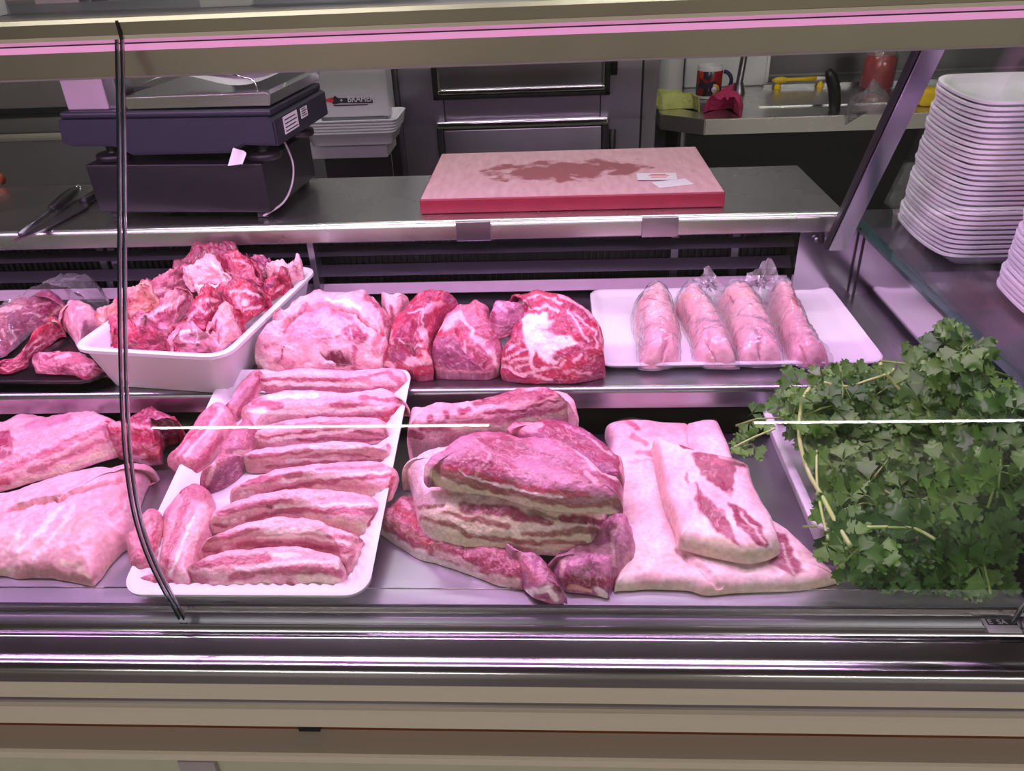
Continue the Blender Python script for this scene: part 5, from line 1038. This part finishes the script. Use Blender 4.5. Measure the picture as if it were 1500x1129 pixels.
# ------------------------------------------------------------------ sink counter
CZ2 = .12
sk_ = empty('sink_counter', (.85, 2.6, FZ), 0, 'steel sink counter with a cut off corner beyond the worktop', 'counter')
tp = [(.318, 2.945), (.318, 2.445), (.435, 2.357), (1.9, 2.362), (1.9, 2.945)]
def slab_xy(name, pts, z0, z1, mat, parent):
    n = len(pts); c = np.mean(pts, 0); bm = bmesh.new()
    va = [bm.verts.new((p[0]-c[0], p[1]-c[1], (z1-z0)/2)) for p in pts]; vb = [bm.verts.new((p[0]-c[0], p[1]-c[1], -(z1-z0)/2)) for p in pts]
    bm.faces.new(va); bm.faces.new(vb[::-1])
    for i in range(n): bm.faces.new((va[i], vb[i], vb[(i+1) % n], va[(i+1) % n]))
    bmesh.ops.recalc_face_normals(bm, faces=bm.faces[:]); bmesh.ops.bevel(bm, geom=bm.edges[:], offset=.002, segments=2, affect='EDGES')
    me = bpy.data.meshes.new(name); bm.to_mesh(me); bm.free(); return link(name, me, mat, parent, (c[0], c[1], (z0+z1)/2), world=True)
slab_xy('counter_top', tp, .076, CZ2, M['counter'], sk_)
box('counter_front', (.40, 2.44, FZ), (1.9, 2.90, .076), M['black'], sk_); box('counter_leg', (.385, 2.46, FZ), (.42, 2.52, .076), M['steel'], sk_)
rim = [P(1113, 143, z=CZ2+.002), P(1130, 137, z=CZ2+.002), P(1250, 133, z=CZ2+.002), P(1340, 131, z=CZ2+.002)]
box('splash_lip', (.70, 2.80, CZ2), (1.9, 2.815, CZ2+.012), M['steel'], sk_)
box('basin_edge', (.62, 2.50, CZ2+.0004), (1.9, 2.506, CZ2+.003), M['chrome'], sk_)
M['splash'] = steel('splash_steel', (.17, .165, .18), .4, (.6, 60, 60), .03)
box('splash_back', (.318, 2.93, CZ2), (1.9, 2.948, 1.0), M['splash'], sk_); zl = P(1200, 110, Y=2.92)[2]; box('splash_joint', (.72, 2.926, zl), (1.9, 2.93, zl+.006), M['steel'], sk_)

# white canisters, board, tap pipe
def on(px, py): p = P(px, py, z=CZ2); return p
p = on(985, 143); cn = empty('paper_roll', (p[0]-.01, 2.74, CZ2+.0005), 0, 'tall white paper roll behind the lime towel on the sink counter', 'paper roll')
lathe('roll', [(0, 0), (.045, 0), (.046, .002), (.046, .258), (.045, .26), (.02, .26), (.02, .25), (0, .25)], (p[0]-.01, 2.74, CZ2+.0005), M['white'], cn)
wb = empty('white_board', (.62, 2.86, CZ2), 0, 'white plastic board leaning upright behind the mug', 'board')
x0, x1 = P(1003, 110, Y=2.85)[0], P(1127, 110, Y=2.85)[0]
box('board_panel', (x0, 2.85, CZ2+.001), (x1, 2.868, CZ2+.36), M['white'], wb, .008)
box('board_rim', (x1-.014, 2.842, CZ2+.012), (x1-.004, 2.852, CZ2+.35), M['white'], wb, .002)
tp_ = empty('tap_pipe', (P(1083, 140, z=CZ2)[0], 2.72, CZ2), 0, 'grey metal tap pipe standing on the sink counter beside the mug', 'tap')
q0 = P(1083, 140, z=CZ2); tube('pipe', [(q0[0], 2.72, CZ2+.02), (q0[0]+.012, 2.725, CZ2+.15), (q0[0]+.016, 2.73, CZ2+.40)], .011, M['steel'], tp_, 12)
lathe('pipe_base', [(0, 0), (.022, 0), (.021, .012), (.014, .035), (0, .035)], (q0[0], 2.72, CZ2+.0004), M['steel'], tp_)
# mug
def mugmat():
    mt, nt, bs, N, L = newmat('mug_print'); vo = N.new('ShaderNodeTexVoronoi'); vo.inputs['Scale'].default_value = 34; tc = N.new('ShaderNodeTexCoord'); L.new(tc.outputs['Object'], vo.inputs['Vector'])
    cr = N.new('ShaderNodeValToRGB'); e = cr.color_ramp; e.interpolation = 'CONSTANT'
    e.elements[0].color = (.30, .012, .01, 1); e.elements[1].position = .30; e.elements[1].color = (.02, .012, .015, 1)
    for ps, c_ in ((.45, (.60, .05, .012)), (.62, (.03, .02, .05)), (.78, (.45, .02, .015)), (.9, (.62, .28, .02))): x = e.elements.new(ps); x.color = (*c_, 1)
    sp_ = N.new('ShaderNodeSeparateColor'); L.new(vo.outputs['Color'], sp_.inputs[0]); L.new(sp_.outputs[0], cr.inputs[0]); L.new(cr.outputs[0], bs.inputs['Base Color']); bs.inputs['Roughness'].default_value = .2; return mt
M['mugprint'] = mugmat(); M['navyglaze'] = plain('navy_glaze', (.015, .02, .09), .2); M['mustard'] = plain('mustard_glaze', (.60, .33, .07), .3)
mp_ = P(1037, 143, z=CZ2); mugc = (mp_[0], mp_[1]-.0, CZ2+.0005)
mg = empty('mug', mugc, 0, 'red and black printed mug with a dark blue handle on the sink counter', 'mug')
lathe('mug_body', [(0, .004), (.034, 0), (.0385, .002), (.0395, .006), (.0395, .096), (.038, .098), (.0365, .096), (.0365, .012), (0, .010)], mugc, M['white'], mg)
lathe('printed_band', [(.0396, .010), (.0400, .011), (.0400, .083), (.0396, .084)], mugc, M['mugprint'], mg, 48)
tube('handle', [(mugc[0]+.037+.030*math.sin(a), mugc[1]-.012, mugc[2]+.050-.030*math.cos(a)) for a in np.linspace(.15, PI-.15, 12)], .0062, M['navyglaze'], mg, 10)
for rr, mt_ in ((.017, 'mustard'), (.009, 'white')):
    d = tube('print_disc', [(mugc[0]+.010, mugc[1]-.0395-(.0008 if rr < .01 else 0), mugc[2]+.030), (mugc[0]+.010, mugc[1]-.0385, mugc[2]+.030)], rr, M[mt_], mg, 20)
# towels
CF['lime'] = (.62, .66, .22); CF['lime2'] = (.50, .54, .15); CF['mag'] = (.62, .035, .16); CF['mag2'] = (.44, .02, .10)
def towel(label, base, o, folds, t, seed, lift=0.0):
    e = meat('towel', label, 'towel', o, mat='cloth', T=(940, 60, 3.75), pl=(CZ2+.0006+lift, 0, 0), t=t, bk=.8, p=5, q=2, lean=.1, seed=seed, base=base, rough=.004, rs=30, vein=0, layers=folds, dens=1.0, step=1.0)
    return e
towel('folded lime green towel at the corner of the sink counter', ('lime', 'lime2', 18), [(68,360),(75,285),(130,275),(210,280),(285,300),(312,330),(308,368),(200,372),(110,378)], [('g', [(90,340),(200,345),(300,335)], 14, .012), ('g', [(190,300),(230,320),(290,320)], 8, .008)], .045, 1001)
towel('folded magenta cloth beside the mug on the sink counter', ('mag', 'mag2', 16), [(345,375),(355,320),(420,275),(495,250),(505,300),(540,330),(550,362),(460,372),(390,380)], [('g', [(380,350),(450,345),(520,340)], 10, .010), ('g', [(400,310),(470,300)], 10, .008)], .05, 1011)
# yellow brush, dark handle, soap, bag
M['yellow'] = plain('yellow_plastic', (.72, .48, .012), .35); M['soap'] = plain('red_liquid', (.30, .006, .014), .12, var=.15)
yb = empty('yellow_brush', P(1190, 131, z=CZ2), 0, 'yellow handled brush lying at the far edge of the sink', 'brush')
y0_, y1_ = P(1152, 131, z=CZ2+.03), P(1236, 127, z=CZ2+.03); w1 = np.array((y0_[0], 2.79, CZ2+.027)); w2 = np.array((y1_[0], 2.79, CZ2+.029))
tube('handle', [w1+(w2-w1)*t for t in (0, .08, .18, .28, .5, .8)], .006, M['yellow'], yb, 10, radii=[.003, .010, .011, .006, .006, .0075]); tube('brush_end', [w1+(w2-w1)*.8, w2], .006, M['white'], yb, 8, radii=[.007, .004])
lathe('brush_rest', [(0, 0), (.012, 0), (.010, .012), (0, .02)], (w1[0]+.02, 2.79, CZ2+.0005), M['yellow'], yb, 12); lathe('brush_rest', [(0, 0), (.012, 0), (.010, .012), (0, .022)], (w2[0]-.02, 2.79, CZ2+.0005), M['yellow'], yb, 12)
bh = empty('sink_tap', P(1218, 165, z=CZ2), 0, 'curved black tap lever standing up at the sink front', 'tap')
tb = P(1222, 163, z=CZ2); Yb = tb[1]+.01
tube('lever', [P(1222, 164, Y=Yb), P(1223, 150, Y=Yb), P(1222, 130, Y=Yb), P(1218, 112, Y=Yb), P(1213, 103, Y=Yb+.01)], .017, M['black'], bh, 12, radii=[.015, .017, .0175, .017, .010])
so = empty('soap_bottle', P(1292, 130, z=CZ2), 0, 'clear bottle of red liquid soap at the far edge of the sink', 'bottle'); sp3 = (P(1292, 130, z=CZ2)[0]-.015, 2.75, CZ2+.0005)
lathe('liquid', [(0, .002), (.046, .002), (.050, .008), (.050, .085), (.042, .102), (0, .102)], sp3, M['soap'], so); lathe('bottle_shell', [(0, 0), (.048, 0), (.052, .006), (.052, .095), (.040, .125), (.018, .140), (.017, .155)], sp3, M['film'], so)
lathe('pump_collar', [(.016, .152), (.021, .153), (.021, .170), (.012, .174), (.006, .176), (.006, .21), (0, .21)], sp3, M['white'], so)
cb2 = meat('plastic_bag', 'crumpled clear plastic bag lying on the sink counter before the red soap', 'bag', [(1125,385),(1150,340),(1190,275),(1260,235),(1330,265),(1370,300),(1360,395),(1250,405)], mat='bag', T=(940, 60, 3.75), pl=(CZ2+.0008, 0, 0), t=.07, bk=.7, p=2.4, q=1.5, seed=1021, rough=.006, rs=40, vein=0, dens=1.2, step=1.2)
yg = empty('yellow_sponge', P(1362, 150, z=CZ2), 0, 'yellow sponge cloth on the sink counter behind the foam trays', 'sponge'); gp = P(1358, 157, z=CZ2)
box('sponge_body', (gp[0]-.02, gp[1], CZ2+.0005), (gp[0]+.05, gp[1]+.05, CZ2+.05), M['yellow'], yg, .012)
